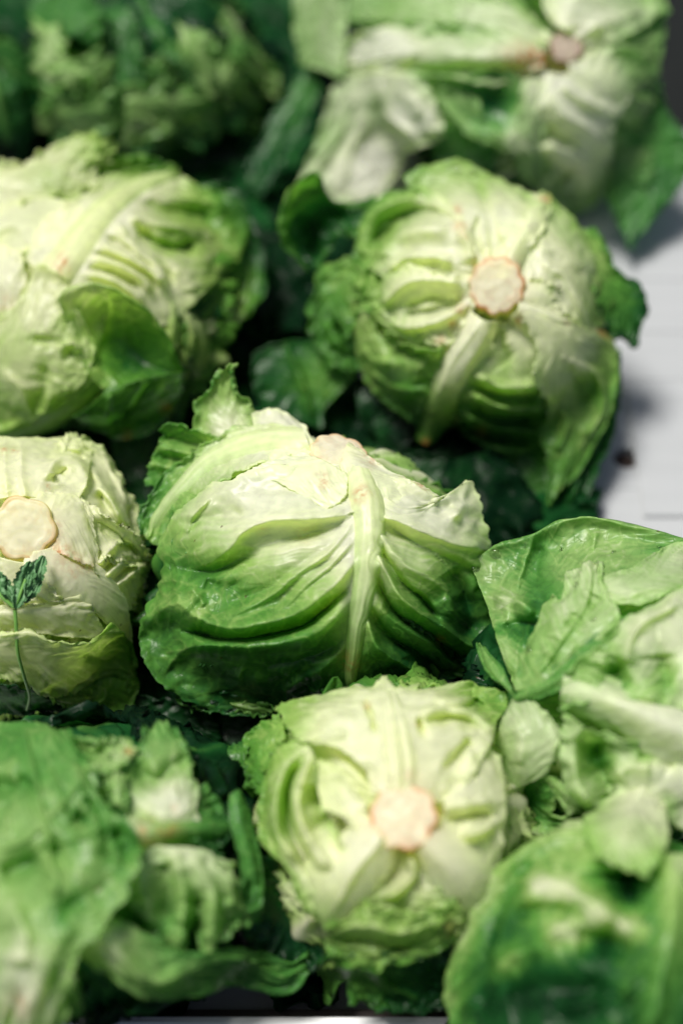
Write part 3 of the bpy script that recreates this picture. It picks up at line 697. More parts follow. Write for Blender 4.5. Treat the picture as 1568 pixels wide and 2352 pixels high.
# ---- C: left upper head with the cupped leaf
def head_C():
    h = Head(190, 700, 10.2, 9.2, 7.2, 6.6, .2, 'yellow green head at the left edge with a cup shaped outer leaf')
    h.white = [(150, 570, 190, .26)]; h.rad = (180, 600, 280, 440, .2)
    ax = h.surf(np.array([10]), np.array([680]), 0)[0][0] - h.c
    body(h, ax, g=(.3, .8), s=.86)
    ruffles(h, ax, 7, g=(.35, .7))
    # outer dark translucent leaf right
    leaf(h, [[(430, 420), (530, 430), (590, 520), (610, 600), (600, 680), (550, 745), (480, 800)], [(420, 480), (500, 500), (550, 570), (555, 640), (530, 700), (490, 740), (450, 760)], [(400, 560), (450, 570), (480, 610), (480, 660), (460, 700), (430, 720)]], lift=-.3, col=(.75, .5, .25), fold=(.25, 6, 1), frill=(.4, 7), jag=(3, 12), spots=[(490, 740, 70, -.25), (600, 560, 60, .2)],
         ridges=[([(550, 660), (500, 700), (450, 735)], 18, -.5), ([(590, 690), (540, 745), (480, 780)], 20, .4)])
    # upper frilly leaves
    leaf(h, [[(-60, 400), (0, 378), (60, 368), (120, 340), (180, 305), (225, 305), (250, 350)], [(-60, 430, .8), (0, 410, 1.), (60, 400, 1.), (120, 375, 1.2), (180, 350, 1.2), (235, 345, 1.), (255, 375, .4)], [(-60, 470, .5), (0, 450, .6), (60, 430, .8), (100, 420, 1.), (150, 405, 1.1), (190, 400, .9), (215, 370, .5)], [(-60, 520, -.6), (0, 500, -.8), (70, 470, -.8), (130, 450, -.8), (180, 440, -.5), (230, 430, -.2), (250, 400, 0)]],
         lift=.3, col=(.30, .36, .0), fold=(.1, 7, 1), frill=(.55, 12), jag=(7, 22), rel=.12, spots=[(225, 330, 60, .15), (120, 440, 70, .12)])
    leaf(h, [[(240, 340), (290, 365), (340, 365), (410, 385)], [(230, 390, -.5), (280, 395, -.8), (330, 395, -.5), (380, 400)], [(220, 440), (270, 425), (310, 410), (350, 410)]], lift=.0, col=(.6, .75, .1), fold=(.2, 6, 1), frill=(.3, 8), jag=(4, 14))
    leaf(h, [[(-50, 520), (10, 470), (80, 450), (150, 460), (200, 480)], [(-50, 560, -.2), (10, 520, -.4), (80, 500, -.6), (140, 505, -.4), (190, 520)], [(-50, 620), (20, 590), (80, 570), (140, 560), (180, 560)]], lift=.4, col=(.2, .25, -.05), fold=(.06, 5, 1), frill=(.1, 5), jag=(2, 10), spots=[(100, 460, 60, .2)], ridges=[([(-20, 560), (30, 540), (60, 590), (60, 640)], 18, -.6)])
    # main ribbed leaf reaching up right
    leaf(h, [[(60, 600), (90, 520), (150, 470), (215, 440), (235, 405), (290, 395), (400, 382)], [(90, 620, .2), (130, 550, .3), (190, 490, .3), (240, 450, .2), (290, 415, .1), (340, 400), (410, 392)], [(120, 640, .3), (170, 570, .6), (215, 510, .6), (260, 465, .5), (310, 430, .4), (360, 410, .2), (415, 400)],
             [(150, 655, .2), (230, 610, .4), (290, 555, .5), (350, 510, .4), (410, 480, .3), (450, 450, .1), (450, 425)], [(170, 670), (270, 660), (350, 640), (430, 600, .1), (490, 550, .1), (510, 490), (480, 435)], [(200, 700, -.2), (300, 730, -.3), (390, 745, -.2), (460, 680), (545, 600, -.2), (570, 530, -.4), (545, 465, -.3)]],
         ribv=2, lift=.7, col=(.02, .52, .12), fold=(.0, 7, 1), frill=(.25, 8), jag=(4, 14), rib=(44, .45, .04, .35), step=3.2, edge=(.5, 1, .5), label='leaf with pleats running down from a broad white rib',
         ridges=[([(290, 500), (340, 508), (380, 520), (470, 530)], 14, .7), ([(310, 525), (350, 555), (400, 572), (455, 560)], 13, -.9), ([(265, 520), (310, 560), (365, 615), (385, 660)], 12, .8), ([(285, 530), (330, 575), (380, 620), (400, 650)], 8, -.6),
                 ([(235, 560), (290, 585), (340, 620), (372, 655)], 12, .8), ([(250, 545), (300, 575), (350, 620)], 6, -.5), ([(215, 592), (270, 607), (320, 635), (350, 670)], 12, .8), ([(225, 578), (280, 597), (330, 627), (358, 660)], 6, -.6), ([(198, 628), (250, 640), (300, 668), (330, 700)], 12, .8), ([(208, 612), (260, 625), (310, 652)], 6, -.6),
                 ([(320, 440), (380, 448), (440, 452), (500, 470), (530, 500)], 14, .5), ([(330, 465), (390, 480), (450, 490), (480, 510)], 12, -.6), ([(520, 520), (550, 560), (530, 590)], 20, .4), ([(400, 620), (440, 640), (450, 670)], 18, .4)],
         spots=[(250, 600, 110, -.12), (190, 560, 80, -.15), (450, 500, 60, .1), (390, 560, 40, .2), (540, 480, 50, .2)], brown=[(150, 605, 14, .9), (135, 625, 10, .7)])
    # white butt at the left edge
    leaf(h, [[(-40, 560), (10, 560), (50, 590)], [(-40, 640, .5), (20, 640, .7), (62, 640, .2)], [(-40, 740), (10, 735), (60, 690)]], lift=1.0, col=(0, .03, .0), fold=(.05, 4, 1), jag=(0, 8), brown=[(10, 700, 26, .35)])
    # small pleats at lower right of the head
    for a, b_, c in (((395, 690), (400, 740), (395, 800)), ((430, 720), (445, 770), (425, 840)), ((455, 740), (470, 800), (440, 870))):
        leaf(h, [[(a[0] - 22, a[1]), (b_[0] - 24, b_[1]), (c[0] - 20, c[1])], [a + (.7,), b_ + (.8,), c + (.6,)], [(a[0] + 20, a[1]), (b_[0] + 20, b_[1]), (c[0] + 18, c[1])]], lift=.1, col=(.35, .5, .1), fold=(.1, 5, 1), frill=(.2, 7), jag=(3, 14))
    # cupped leaf: stalk, bowl, rim
    leaf(h, [[(-60, 840), (-20, 740), (30, 705), (60, 660), (88, 612), (130, 625), (160, 645)], [(-60, 900, .5), (-20, 820, .7), (40, 770, .8), (90, 740, .7), (130, 720, .5), (145, 700, .3), (160, 690)], [(-60, 960, .8), (0, 900, 1.0), (60, 860, 1.2), (110, 820, .9), (150, 790, .5), (165, 760, .2), (175, 730)], [(-60, 1005, .8), (20, 985, 1.2), (100, 950, 1.4), (150, 915, 1.2), (190, 880, .8), (210, 840, .4), (220, 800)]],
         lift=1.4, col=(.35, .42, .0), fold=(.1, 7, 1), frill=(.3, 8), jag=(3, 14), label='pale base of the cupped leaf', spots=[(100, 700, 60, -.1), (60, 880, 50, -.1), (150, 740, 40, .15)],
         ridges=[([(10, 850), (50, 900), (60, 950), (10, 990)], 14, .4), ([(105, 830), (100, 890), (80, 950)], 16, -.4), ([(130, 800), (165, 785), (190, 800)], 10, .4), ([(80, 780), (140, 790), (175, 820)], 10, -.3)])
    leaf(h, [[(-60, 985, .2), (40, 960, .4), (110, 925, .4), (170, 875, .3), (210, 830)], [(-60, 1005, .6), (50, 985, .9), (120, 955, .9), (180, 905, .8), (225, 850, .4)], [(-60, 1025, .1), (60, 1005, .3), (130, 985, .3), (190, 940, .4), (240, 890, .2)]], lift=1.6, col=(.38, .48, .1), fold=(0, 4, 1), frill=(0, 4), jag=(0, 4), name='leaf_stalk')
    leaf(h, [[(135, 690, 2.6), (150, 665, 2.8), (195, 652, 3.), (260, 660, 3.), (325, 705, 3.0), (385, 775, 3.0), (424, 860, 3.0)], [(150, 730, 1.7), (180, 705, 1.4), (230, 700, 1.0), (280, 715, .8), (325, 755, 1.0), (365, 805, 1.6), (400, 855, 2.8)], [(165, 780, 1.2), (200, 775, .5), (240, 775, -.2), (280, 790, -.4), (320, 820, .0), (355, 843, 1.0), (385, 860, 2.6)], [(190, 830, 1.6), (215, 830, 1.3), (250, 835, .9), (285, 845, .7), (315, 855, 1.1), (345, 863, 1.8), (380, 864, 2.8)], [(215, 870, 2.2), (230, 885, 2.3), (248, 897, 2.4), (285, 885, 2.3), (320, 873, 2.4), (350, 866, 2.5), (400, 864, 2.9)]],
         lift=.4, col=(.66, .86, -.05), fold=(.04, 7, 1), frill=(.12, 5), jag=(1.5, 9), label='dark green bowl of the cupped leaf', spots=[(200, 740, 60, -.15), (290, 830, 60, .25), (220, 800, 50, .05)],
         ridges=[([(140, 680), (200, 658), (262, 666), (330, 712), (388, 782), (418, 850)], 14, .4), ([(200, 660), (250, 690), (240, 760), (220, 820)], 9, .25), ([(250, 670), (300, 730), (330, 800)], 8, .2), ([(175, 700), (205, 760), (225, 800)], 10, .25)])
    leaf(h, [[(245, 897, 2.5), (290, 884, 2.5), (330, 871, 2.6), (365, 863, 2.7), (425, 858, 3.05)], [(215, 925, 2.5), (270, 930, 2.8), (320, 915, 2.9), (370, 895, 2.9), (421, 885, 2.9)], [(190, 945, 2.5), (245, 968, 3.), (300, 975, 3.2), (360, 950, 3.2), (415, 912, 3.0)], [(165, 958, 2.4), (230, 992, 3.), (290, 1012, 3.4), (350, 990, 3.4), (406, 930, 3.2)]],
         lift=.8, col=(.78, .74, .0), fold=(.03, 7, 1), frill=(.15, 5), jag=(2, 9), label='turned back lip of the cupped leaf', ridges=[([(250, 905), (250, 960), (255, 1000)], 7, .2), ([(350, 870), (310, 930), (270, 985)], 8, -.3), ([(255, 985), (330, 945), (400, 900)], 8, .25)], brown=[(380, 935, 12, .7), (290, 1003, 14, .4)])
    leaf(h, [[(340, 640), (400, 700), (430, 790), (440, 870)], [(350, 720, -.4), (380, 780, -.4), (420, 860, -.3), (430, 930)], [(330, 800), (370, 880), (400, 950), (400, 1010)]], lift=.4, col=(.55, .75, .1), fold=(.2, 6, 1), frill=(.3, 7))
    return h

# ---- D: right centre head, stump facing us
def head_D():
    h = Head(1100, 715, 8.4, 8.4, 7.4, 7.4, .45, 'round head with a pale stump facing up, right of centre beside the bare tray')
    h.white = [(1140, 640, 210, .34)]; h.rad = (1120, 680, 210, 350, .22); h.deep = 1.9
    ax = h.surf(np.array([1140]), np.array([655]), 0)[0][0] - h.c
    body(h, ax, g=(.25, .8), s=.84)
    ruffles(h, ax, 7, g=(.35, .8))
    # outer loose leaves
    leaf(h, [[(860, 450, .3), (800, 470, .5), (745, 440, .8), (720, 395, .8), (665, 440, .8), (642, 510, .6), (660, 570, .3), (700, 625)], [(880, 480), (820, 500, .2), (775, 480, .1), (745, 460, -.2), (705, 500, -.4), (690, 550, -.3), (700, 590), (720, 620)], [(900, 520), (840, 545), (800, 540, -.2), (780, 540, -.5), (760, 565, -.7), (745, 590, -.5), (740, 610, -.2), (740, 625)]],
         lift=-.1, col=(.7, .75, -.2), fold=(.15, 6, 1), frill=(.25, 7), jag=(4, 14), ridges=[([(790, 450), (725, 405), (672, 445), (650, 515), (670, 575)], 14, .5), ([(800, 500), (750, 480), (720, 530), (725, 600)], 20, -.6)], spots=[(730, 540, 60, .3), (665, 440, 30, -.1)])
    leaf(h, [[(850, 590), (780, 600), (735, 620), (710, 700), (715, 770), (750, 830), (815, 862)], [(860, 640, .2), (800, 650, .3), (770, 690, .3), (760, 740, .2), (775, 790, .3), (800, 820), (820, 850)], [(880, 700), (840, 710), (820, 740), (815, 780), (820, 800), (825, 825), (830, 850)]], lift=.1, col=(.45, .65, .0), fold=(.3, 8, 1), frill=(.5, 9), jag=(4, 14), rel=.12,
         ridges=[([(745, 745), (775, 790), (810, 845)], (10, 10), .5), ([(765, 740), (795, 790), (820, 830)], 8, -.6)])
    leaf(h, [[(820, 860), (740, 790), (650, 785), (590, 810), (575, 860)], [(800, 880), (730, 850, .3), (660, 850, .3), (610, 870, .2), (590, 910)], [(780, 900), (745, 940), (740, 985), (700, 970), (630, 950)]], lift=-1.0, col=(.62, .9, .05), fold=(.1, 5, 1), frill=(.2, 5), jag=(3, 12), ridges=[([(660, 790), (690, 870), (720, 970)], 10, .35)], spots=[(720, 870, 50, -.2)])
    leaf(h, [[(1250, 480), (1300, 500), (1380, 540), (1420, 620), (1475, 680), (1462, 790), (1420, 770)], [(1260, 540), (1320, 560, .2), (1370, 600, .2), (1395, 660, .3), (1425, 710, .3), (1425, 760), (1400, 780)], [(1300, 600), (1340, 640), (1360, 680), (1370, 720), (1385, 740), (1380, 770), (1375, 800)]], lift=-.2, col=(.55, .8, .15), fold=(.25, 6, 1), frill=(.4, 8), jag=(9, 14), brown=[(1320, 515, 16, .7)], spots=[(1370, 590, 40, -.15)])
    leaf(h, [[(1420, 800), (1425, 900), (1400, 1010), (1370, 1110), (1340, 1190)], [(1370, 850), (1360, 950), (1330, 1050), (1300, 1130), (1290, 1200)], [(1300, 900), (1280, 1010), (1260, 1090), (1240, 1160), (1240, 1230)]], lift=-.5, col=(.8, .9, .0), fold=(.2, 5, 1), frill=(.3, 6), jag=(2, 10), ridges=[([(1390, 950), (1350, 1050), (1300, 1170)], 14, .5)])
    leaf(h, [[(1160, 1020), (1158, 1090), (1150, 1160), (1155, 1215)], [(1200, 1030, .3), (1195, 1100, .5), (1185, 1160, .4), (1185, 1225)], [(1260, 1030), (1270, 1090), (1230, 1160), (1215, 1225)]], lift=-.2, col=(.75, .65, -.1), fold=(.2, 6, .5), frill=(.2, 7), jag=(3, 12))
    for a in ((860, 950, 900, 1010), (950, 1040, 1100, 1080), (820, 900, 880, 960)):
        leaf(h, [[(a[0], a[1]), ((a[0] + a[2]) / 2, a[1] - 15), (a[2] + 60, a[3] - 40)], [(a[0], a[1] + 35, .4), ((a[0] + a[2]) / 2, a[1] + 30, .4), (a[2] + 40, a[3])], [(a[0] + 20, a[1] + 90), (a[0] + 80, a[1] + 110), (a[2] + 30, a[3] + 60)]], lift=-.5, col=(.95, 1.15, .1), fold=(.3, 6, 1), frill=(.4, 7))
    # upper wide leaf
    leaf(h, [[(1085, 630), (1060, 540), (1000, 470), (940, 425), (930, 400)], [(1110, 610, .2), (1090, 530, .4), (1050, 460, .4), (1010, 400, .1), (995, 372, -.2)], [(1130, 600, .3), (1130, 520, .5), (1120, 450, .4), (1105, 400, .1), (1095, 380, -.2)], [(1155, 600, .3), (1175, 540, .6), (1190, 490, .6), (1205, 450, .4), (1210, 438, .2)], [(1190, 610), (1225, 560, .3), (1255, 510, .3), (1268, 470, .2), (1262, 445, .2)]],
         lift=.6, col=(.04, .42, .05), fold=(.08, 6, 1), frill=(.25, 7), jag=(3, 14), edge=(1, .3, 1), brown=[(1255, 460, 12, 1), (1050, 480, 12, .7), (1060, 520, 12, .5), (1215, 520, 8, .5)],
         ridges=[([(1165, 610), (1195, 540), (1245, 465)], (16, 26), .15), ([(1135, 600), (1130, 520), (1100, 440)], 18, -.4), ([(1080, 570), (1060, 510), (1040, 470)], 14, .4), ([(1160, 560), (1130, 480), (1110, 420)], 10, .25), ([(1110, 590), (1095, 540), (1100, 500)], 8, -.4)], spots=[(1180, 560, 60, -.2), (1100, 430, 50, .1)])
    # upper left pleated leaf
    leaf(h, [[(1080, 640), (1040, 640), (960, 650), (890, 640), (830, 600), (818, 560)], [(1085, 620, .2), (1030, 600, .3), (960, 590, .4), (890, 570, .3), (840, 540, .2), (825, 520)], [(1090, 600, .3), (1050, 550, .5), (990, 510, .5), (930, 490, .4), (880, 480, .2), (845, 480)], [(1095, 590, .2), (1070, 520, .3), (1040, 470, .3), (990, 440, .2), (940, 435, .1), (880, 445)]],
         ribv=1.5, lift=.35, col=(.1, .48, .02), fold=(0, 6, 1), frill=(.2, 8), jag=(3, 14), brown=[(1055, 520, 14, .6), (1070, 545, 10, .5)],
         ridges=[([(832, 600), (840, 530), (885, 475), (960, 450)], (12, 22), .45), ([(870, 600), (890, 550), (950, 520), (1040, 525)], (12, 26), .9), ([(862, 560), (890, 515), (950, 485), (1020, 492)], 15, -1.0), ([(890, 625), (930, 590), (1000, 590), (1040, 610)], (9, 14), .5), ([(1020, 470), (1065, 540), (1085, 610)], (12, 20), .5)])
    # left side
    leaf(h, [[(1080, 640), (1000, 625), (930, 600), (860, 590), (815, 570)], [(1075, 655, .3), (1000, 650, .5), (930, 650, .5), (860, 650, .3), (805, 640)], [(1080, 675, .3), (1020, 690, .4), (960, 710, .4), (890, 710, .2), (830, 700)], [(1090, 700), (1060, 750, .2), (1030, 790, .2), (970, 790), (900, 770)]],
         ribv=1.5, lift=.5, col=(.08, .5, .05), fold=(0, 6, 1), frill=(.35, 9), jag=(6, 18), ridges=[([(1060, 650), (990, 640), (930, 650), (890, 690), (880, 720)], (14, 24), .7), ([(1060, 690), (990, 690), (930, 710)], 12, -.6), ([(890, 600), (865, 650), (860, 700)], 16, -1.0), ([(850, 590), (835, 640), (835, 690)], 12, .6), ([(1050, 720), (1000, 745), (940, 755), (890, 735)], 12, .6), ([(1050, 700), (990, 720), (930, 725)], 8, -.6)], brown=[(1040, 745, 12, .8), (1060, 710, 14, .7), (1010, 780, 12, .6)])
    leaf(h, [[(830, 690), (850, 740), (890, 780), (960, 800), (1020, 800)], [(815, 740, .4), (840, 790, .5), (890, 830, .5), (950, 850, .4), (1010, 860)], [(815, 790), (840, 850, .3), (880, 890, .3), (930, 920, .2), (990, 930)], [(825, 840), (850, 890), (890, 930), (930, 960), (975, 985)]], lift=.2, col=(.35, .6, .05), fold=(.1, 6, 1), frill=(.3, 8), jag=(4, 14),
         ridges=[([(850, 720), (900, 770), (970, 795), (1030, 795)], 12, .7), ([(860, 750), (910, 800), (980, 815)], 10, -.7), ([(830, 800), (860, 830), (900, 830)], 14, .4), ([(850, 850), (900, 890), (980, 900)], 12, .4)], spots=[(950, 900, 60, .15)])
    # lower pleats
    leaf(h, [[(1100, 740), (1060, 860), (1052, 940), (1070, 1000)], [(1140, 740, -.6), (1120, 850, -.1), (1110, 930, .3), (1130, 1035, .2)], [(1180, 740, -.6), (1180, 850, -.1), (1180, 930, .4), (1190, 1042, .2)], [(1230, 770), (1235, 870), (1255, 940), (1250, 1020)]], ribv=1.5, lift=.35, col=(.4, .72, .0), fold=(0, 6, 1), frill=(.12, 8), jag=(6, 26), step=3,
         ridges=[([(1100, 862), (1150, 890), (1232, 882)], 11, .8), ([(1090, 885), (1150, 912), (1240, 905)], 9, -.7), ([(1085, 905), (1150, 940), (1245, 935)], 11, .7), ([(1075, 930), (1140, 965), (1240, 960)], 9, -.7), ([(1070, 950), (1140, 985), (1245, 990)], 11, .7), ([(1065, 975), (1140, 1010), (1240, 1008)], 8, -.6), ([(1075, 1000), (1140, 1032), (1220, 1035)], 11, .6), ([(1140, 760), (1150, 800), (1170, 830)], 18, -.6)], brown=[(1105, 990, 14, .5)])
    # lower right leaf
    leaf(h, [[(1190, 720), (1230, 800), (1228, 870), (1258, 935), (1240, 1000), (1262, 1075), (1262, 1158)], [(1210, 720, .3), (1280, 790, .5), (1290, 860, .6), (1310, 930, .5), (1305, 1000, .3), (1300, 1060, .1), (1280, 1130, -.2)], [(1230, 720, .4), (1310, 770, .6), (1350, 850, .6), (1350, 930, .4), (1340, 1000, .1), (1320, 1070, -.3), (1290, 1120, -.5)], [(1240, 720, .2), (1350, 755, .2), (1412, 810, 0), (1415, 890, -.3), (1390, 970, -.5), (1350, 1050, -.8), (1300, 1110, -.8)]],
         ribv=1.5, lift=1.2, col=(.28, .5, .05), fold=(.05, 6, 1), frill=(.2, 5), jag=(11, 30), step=3, edge=(1, .3, .5), lip=.5, spots=[(1360, 900, 30, .12)],
         ridges=[([(1320, 830), (1370, 860), (1385, 930), (1350, 1020)], 14, .5), ([(1300, 840), (1330, 880), (1345, 930)], 12, -.3), ([(1280, 930), (1300, 980), (1280, 1040)], 12, .3)])
    # right leaves
    leaf(h, [[(1175, 640), (1215, 560), (1240, 490), (1262, 450)], [(1200, 650, .2), (1270, 600, .4), (1310, 550, .3), (1330, 520, -.1)], [(1205, 670, .2), (1290, 650, .5), (1345, 640, .3), (1370, 620, -.2)], [(1200, 690), (1290, 720, .2), (1350, 750, .1), (1388, 750, -.4)]], ribv=1.5, lift=.45, col=(.15, .5, .0), fold=(.05, 6, 1), frill=(.15, 6), jag=(2, 14), ridges=[([(1240, 600), (1300, 640), (1350, 740)], 14, .35), ([(1230, 570), (1290, 570), (1340, 620)], 18, .3)])
    leaf(h, [[(1190, 645), (1240, 640), (1285, 660)], [(1195, 680, .3), (1240, 680, .4), (1275, 690)], [(1200, 710), (1250, 720), (1285, 730)]], lift=.9, col=(.1, .3, .05), fold=(.05, 6, 1), frill=(.3, 7), jag=(7, 14), spots=[(1265, 665, 14, .35)])
    # radiating ribs
    leaf(h, [[(1120, 640), (1150, 570), (1185, 500), (1205, 440)], [(1155, 640, .5), (1185, 575, .7), (1220, 510, .7), (1246, 448, .5)], [(1190, 650), (1230, 590), (1260, 530), (1275, 470)]], lift=.8, col=(.02, .28, .1), fold=(0, 4, 1), frill=(.04, 4), jag=(2, 8), name='leaf_stalk', brown=[(1252, 460, 14, .9)], ridges=[([(1150, 620), (1180, 560), (1225, 480)], 7, .12)])
    leaf(h, [[(1070, 705), (1015, 800), (980, 900), (962, 960), (955, 1010)], [(1110, 735, .6), (1060, 820, .8), (1020, 900, .7), (1000, 960, .5), (982, 1022)], [(1150, 740), (1110, 830), (1075, 900), (1050, 950), (1005, 1010)]], lift=.65, col=(.03, .5, .1), fold=(0, 4, 1), frill=(.04, 4), jag=(1, 8), name='leaf_stalk', brown=[(975, 1018, 12, .9)], ridges=[([(1095, 740), (1040, 830), (995, 920)], 7, .12), ([(1125, 750), (1080, 830), (1040, 910)], 7, .12)])
    leaf(h, [[(1185, 655), (1260, 690), (1330, 735), (1390, 765), (1422, 810)], [(1190, 705, .5), (1250, 735, .7), (1320, 760, .6), (1375, 785, .4), (1410, 830)], [(1165, 735), (1230, 785), (1300, 810), (1350, 810), (1395, 850)]], lift=.85, col=(.05, .4, .1), fold=(0, 4, 1), frill=(.04, 4), jag=(1, 8), name='leaf_stalk', brown=[(1378, 772, 20, 1.0), (1300, 745, 10, .5), (1190, 735, 14, .7)], ridges=[([(1200, 700), (1270, 730), (1340, 760)], 6, .15)])
    stem_disc(h, 1140, 655, 65, 1.1, axis_px=(-.05, .1), face=(.99, .93, .68), lobes=11)
    return h

# ---- H: lower centre head, stump facing us
def head_H():
    h = Head(900, 1900, 8.0, 8.2, 7.4, 8.6, .35, 'cream head at lower middle with orange rimmed stump under a torn white leaf')
    h.white = [(928, 1820, 220, .22)]; h.rad = (928, 1830, 190, 380, .24); h.deep = 1.9
    ax = h.surf(np.array([928]), np.array([1875]), 0)[0][0] - h.c
    body(h, ax, g=(.12, .6), s=.84)
    ruffles(h, ax, 7, g=(.3, .65))
    # green lumps left
    leaf(h, [[(640, 1640), (600, 1660), (565, 1690), (560, 1740), (570, 1800)], [(650, 1665, .4), (615, 1690, .5), (590, 1720, .5), (585, 1760, .4), (590, 1810)], [(655, 1700), (630, 1720), (615, 1760), (610, 1800), (600, 1840)]], lift=0, col=(.4, .6, .05), fold=(.2, 6, 1), frill=(.3, 8), jag=(5, 14))
    leaf(h, [[(560, 1710), (510, 1715), (488, 1745), (510, 1785)], [(562, 1735, .5), (525, 1740, .6), (510, 1760, .5), (530, 1790)], [(565, 1790), (550, 1790), (540, 1800), (545, 1810)]], lift=-.5, col=(.6, .8, .1), fold=(.2, 6, 1), frill=(.3, 8), jag=(3, 12))
    # left yellow leaf with pleats
    leaf(h, [[(690, 1700), (640, 1730), (605, 1790), (592, 1880), (610, 1940), (665, 2000), (685, 2060), (740, 2125)], [(705, 1710, .5), (665, 1760, .6), (640, 1820, .6), (630, 1890, .5), (655, 1950, .4), (700, 2010, .3), (720, 2060, .2), (755, 2115)], [(720, 1730, .3), (700, 1790, .5), (685, 1850, .6), (690, 1910, .5), (715, 1970, .5), (750, 2010, .4), (765, 2060, .2), (780, 2100)], [(730, 1760), (735, 1810), (740, 1860, .2), (760, 1900, .3), (790, 1940, .3), (810, 1980, .3), (800, 2040, .1), (790, 2090)]],
         ribv=1.5, lift=.5, col=(.3, .22, .15), fold=(.04, 6, 1), frill=(.22, 9), jag=(5, 20), step=3,
         ridges=[([(690, 1712), (650, 1770), (632, 1850), (640, 1920), (690, 1990)], 16, .5), ([(690, 1750), (665, 1800), (665, 1880), (690, 1950), (725, 2010)], 12, -1.1), ([(735, 1800), (735, 1850), (760, 1890)], 22, -1.2), ([(712, 1740), (690, 1800), (690, 1870), (720, 1940), (770, 2000)], 14, .6), ([(610, 1830), (615, 1890), (640, 1950)], 10, -.3), ([(720, 2040), (740, 2080), (760, 2110)], 14, .2)], spots=[(620, 1840, 60, .12), (770, 2000, 60, -.2), (700, 1960, 40, -.1)])
    leaf(h, [[(720, 1740), (760, 1760), (800, 1800), (840, 1850)], [(725, 1790, -.3), (760, 1820, -.2), (800, 1850), (840, 1890)], [(740, 1860, .2), (780, 1870), (800, 1890), (830, 1920)]], lift=.3, col=(.3, .15, 0), fold=(.1, 5, 1), frill=(.1, 5), jag=(9, 16))
    # bottom: hollow between two broad ribs
    leaf(h, [[(850, 1950), (840, 2020), (830, 2080), (800, 2120)], [(920, 1960, -1.0), (920, 2020, -.8), (920, 2060, -.2), (900, 2110)], [(1000, 1960), (1010, 2020), (1020, 2060), (1030, 2110)]], lift=.1, col=(.3, .4, .1), fold=(.25, 7, .8), frill=(.3, 6), jag=(5, 14), ridges=[([(940, 1960), (950, 2010), (910, 2050), (880, 2060)], 10, .8)])
    leaf(h, [[(745, 2125, .4), (800, 2105, .6), (850, 2100, .6), (920, 2105, .6), (1000, 2100, .4), (1050, 2070, .2)], [(750, 2150), (800, 2150, .2), (860, 2150, .2), (930, 2160, .2), (1000, 2150, .2), (1055, 2110)], [(745, 2170), (790, 2200), (860, 2215), (930, 2210), (1000, 2190), (1060, 2150)]], lift=.6, col=(.3, .4, .15), fold=(.12, 7, 1), frill=(.4, 9), jag=(8, 18), ridges=[([(760, 2135), (850, 2125), (900, 2140), (960, 2130), (1040, 2100)], 14, .4), ([(770, 2160), (850, 2165), (900, 2180), (960, 2170)], 10, -.5)], brown=[(1030, 2130, 16, .6)])
    leaf(h, [[(742, 2200, .3), (800, 2170), (880, 2180), (960, 2190), (1060, 2160)], [(770, 2220, .5), (830, 2215, .3), (900, 2225, .3), (970, 2230, .3), (1060, 2210)], [(790, 2250), (850, 2260), (920, 2270), (990, 2265), (1060, 2250)], [(805, 2300), (860, 2320), (930, 2325), (1000, 2325), (1060, 2310)]], lift=.1, col=(.6, .95, .1), fold=(.2, 7, 1), frill=(.45, 8), jag=(8, 18), ridges=[([(780, 2225), (850, 2225), (900, 2270), (960, 2290)], 12, .5)])
    # right side
    leaf(h, [[(1010, 1800), (1080, 1740), (1120, 1720), (1150, 1740)], [(1020, 1850, .4), (1080, 1830, .5), (1130, 1820, .2), (1160, 1830)], [(1020, 1900, .3), (1080, 1910, .4), (1130, 1920, .1), (1160, 1930)], [(1010, 1950), (1060, 1990), (1110, 2010), (1140, 2020)]], ribv=1.5, lift=.45, col=(.02, .25, .05), fold=(.02, 7, 1), frill=(.2, 4), jag=(3, 8), rel=.02, ridges=[([(1010, 1860), (1070, 1850), (1130, 1840)], 16, .3), ([(1030, 1890), (1090, 1870), (1130, 1870)], 12, -.5), ([(1060, 1920), (1100, 1910), (1130, 1890)], 9, .5)])
    # two ribs below the stump
    leaf(h, [[(845, 1870), (770, 1920), (700, 1980), (690, 2050), (735, 2120)], [(870, 1915, .5), (820, 1975, .7), (765, 2040, .6), (745, 2100, .3), (748, 2140)], [(915, 1950), (890, 2010), (855, 2060), (820, 2110), (780, 2145)]], lift=.8, col=(.02, .2, .05), fold=(0, 4, 1), frill=(.04, 4), jag=(1, 8), name='leaf_stalk', ridges=[([(880, 1930), (820, 2000), (765, 2090)], 9, .12)])
    leaf(h, [[(940, 1950), (980, 2010), (1020, 2070), (1050, 2110)], [(975, 1925, .6), (1030, 1980, .7), (1080, 2030, .5), (1110, 2080)], [(1005, 1870), (1080, 1900), (1140, 1950), (1160, 2030)]], lift=.8, col=(.02, .2, .05), fold=(0, 4, 1), frill=(.04, 4), jag=(1, 8), name='leaf_stalk')
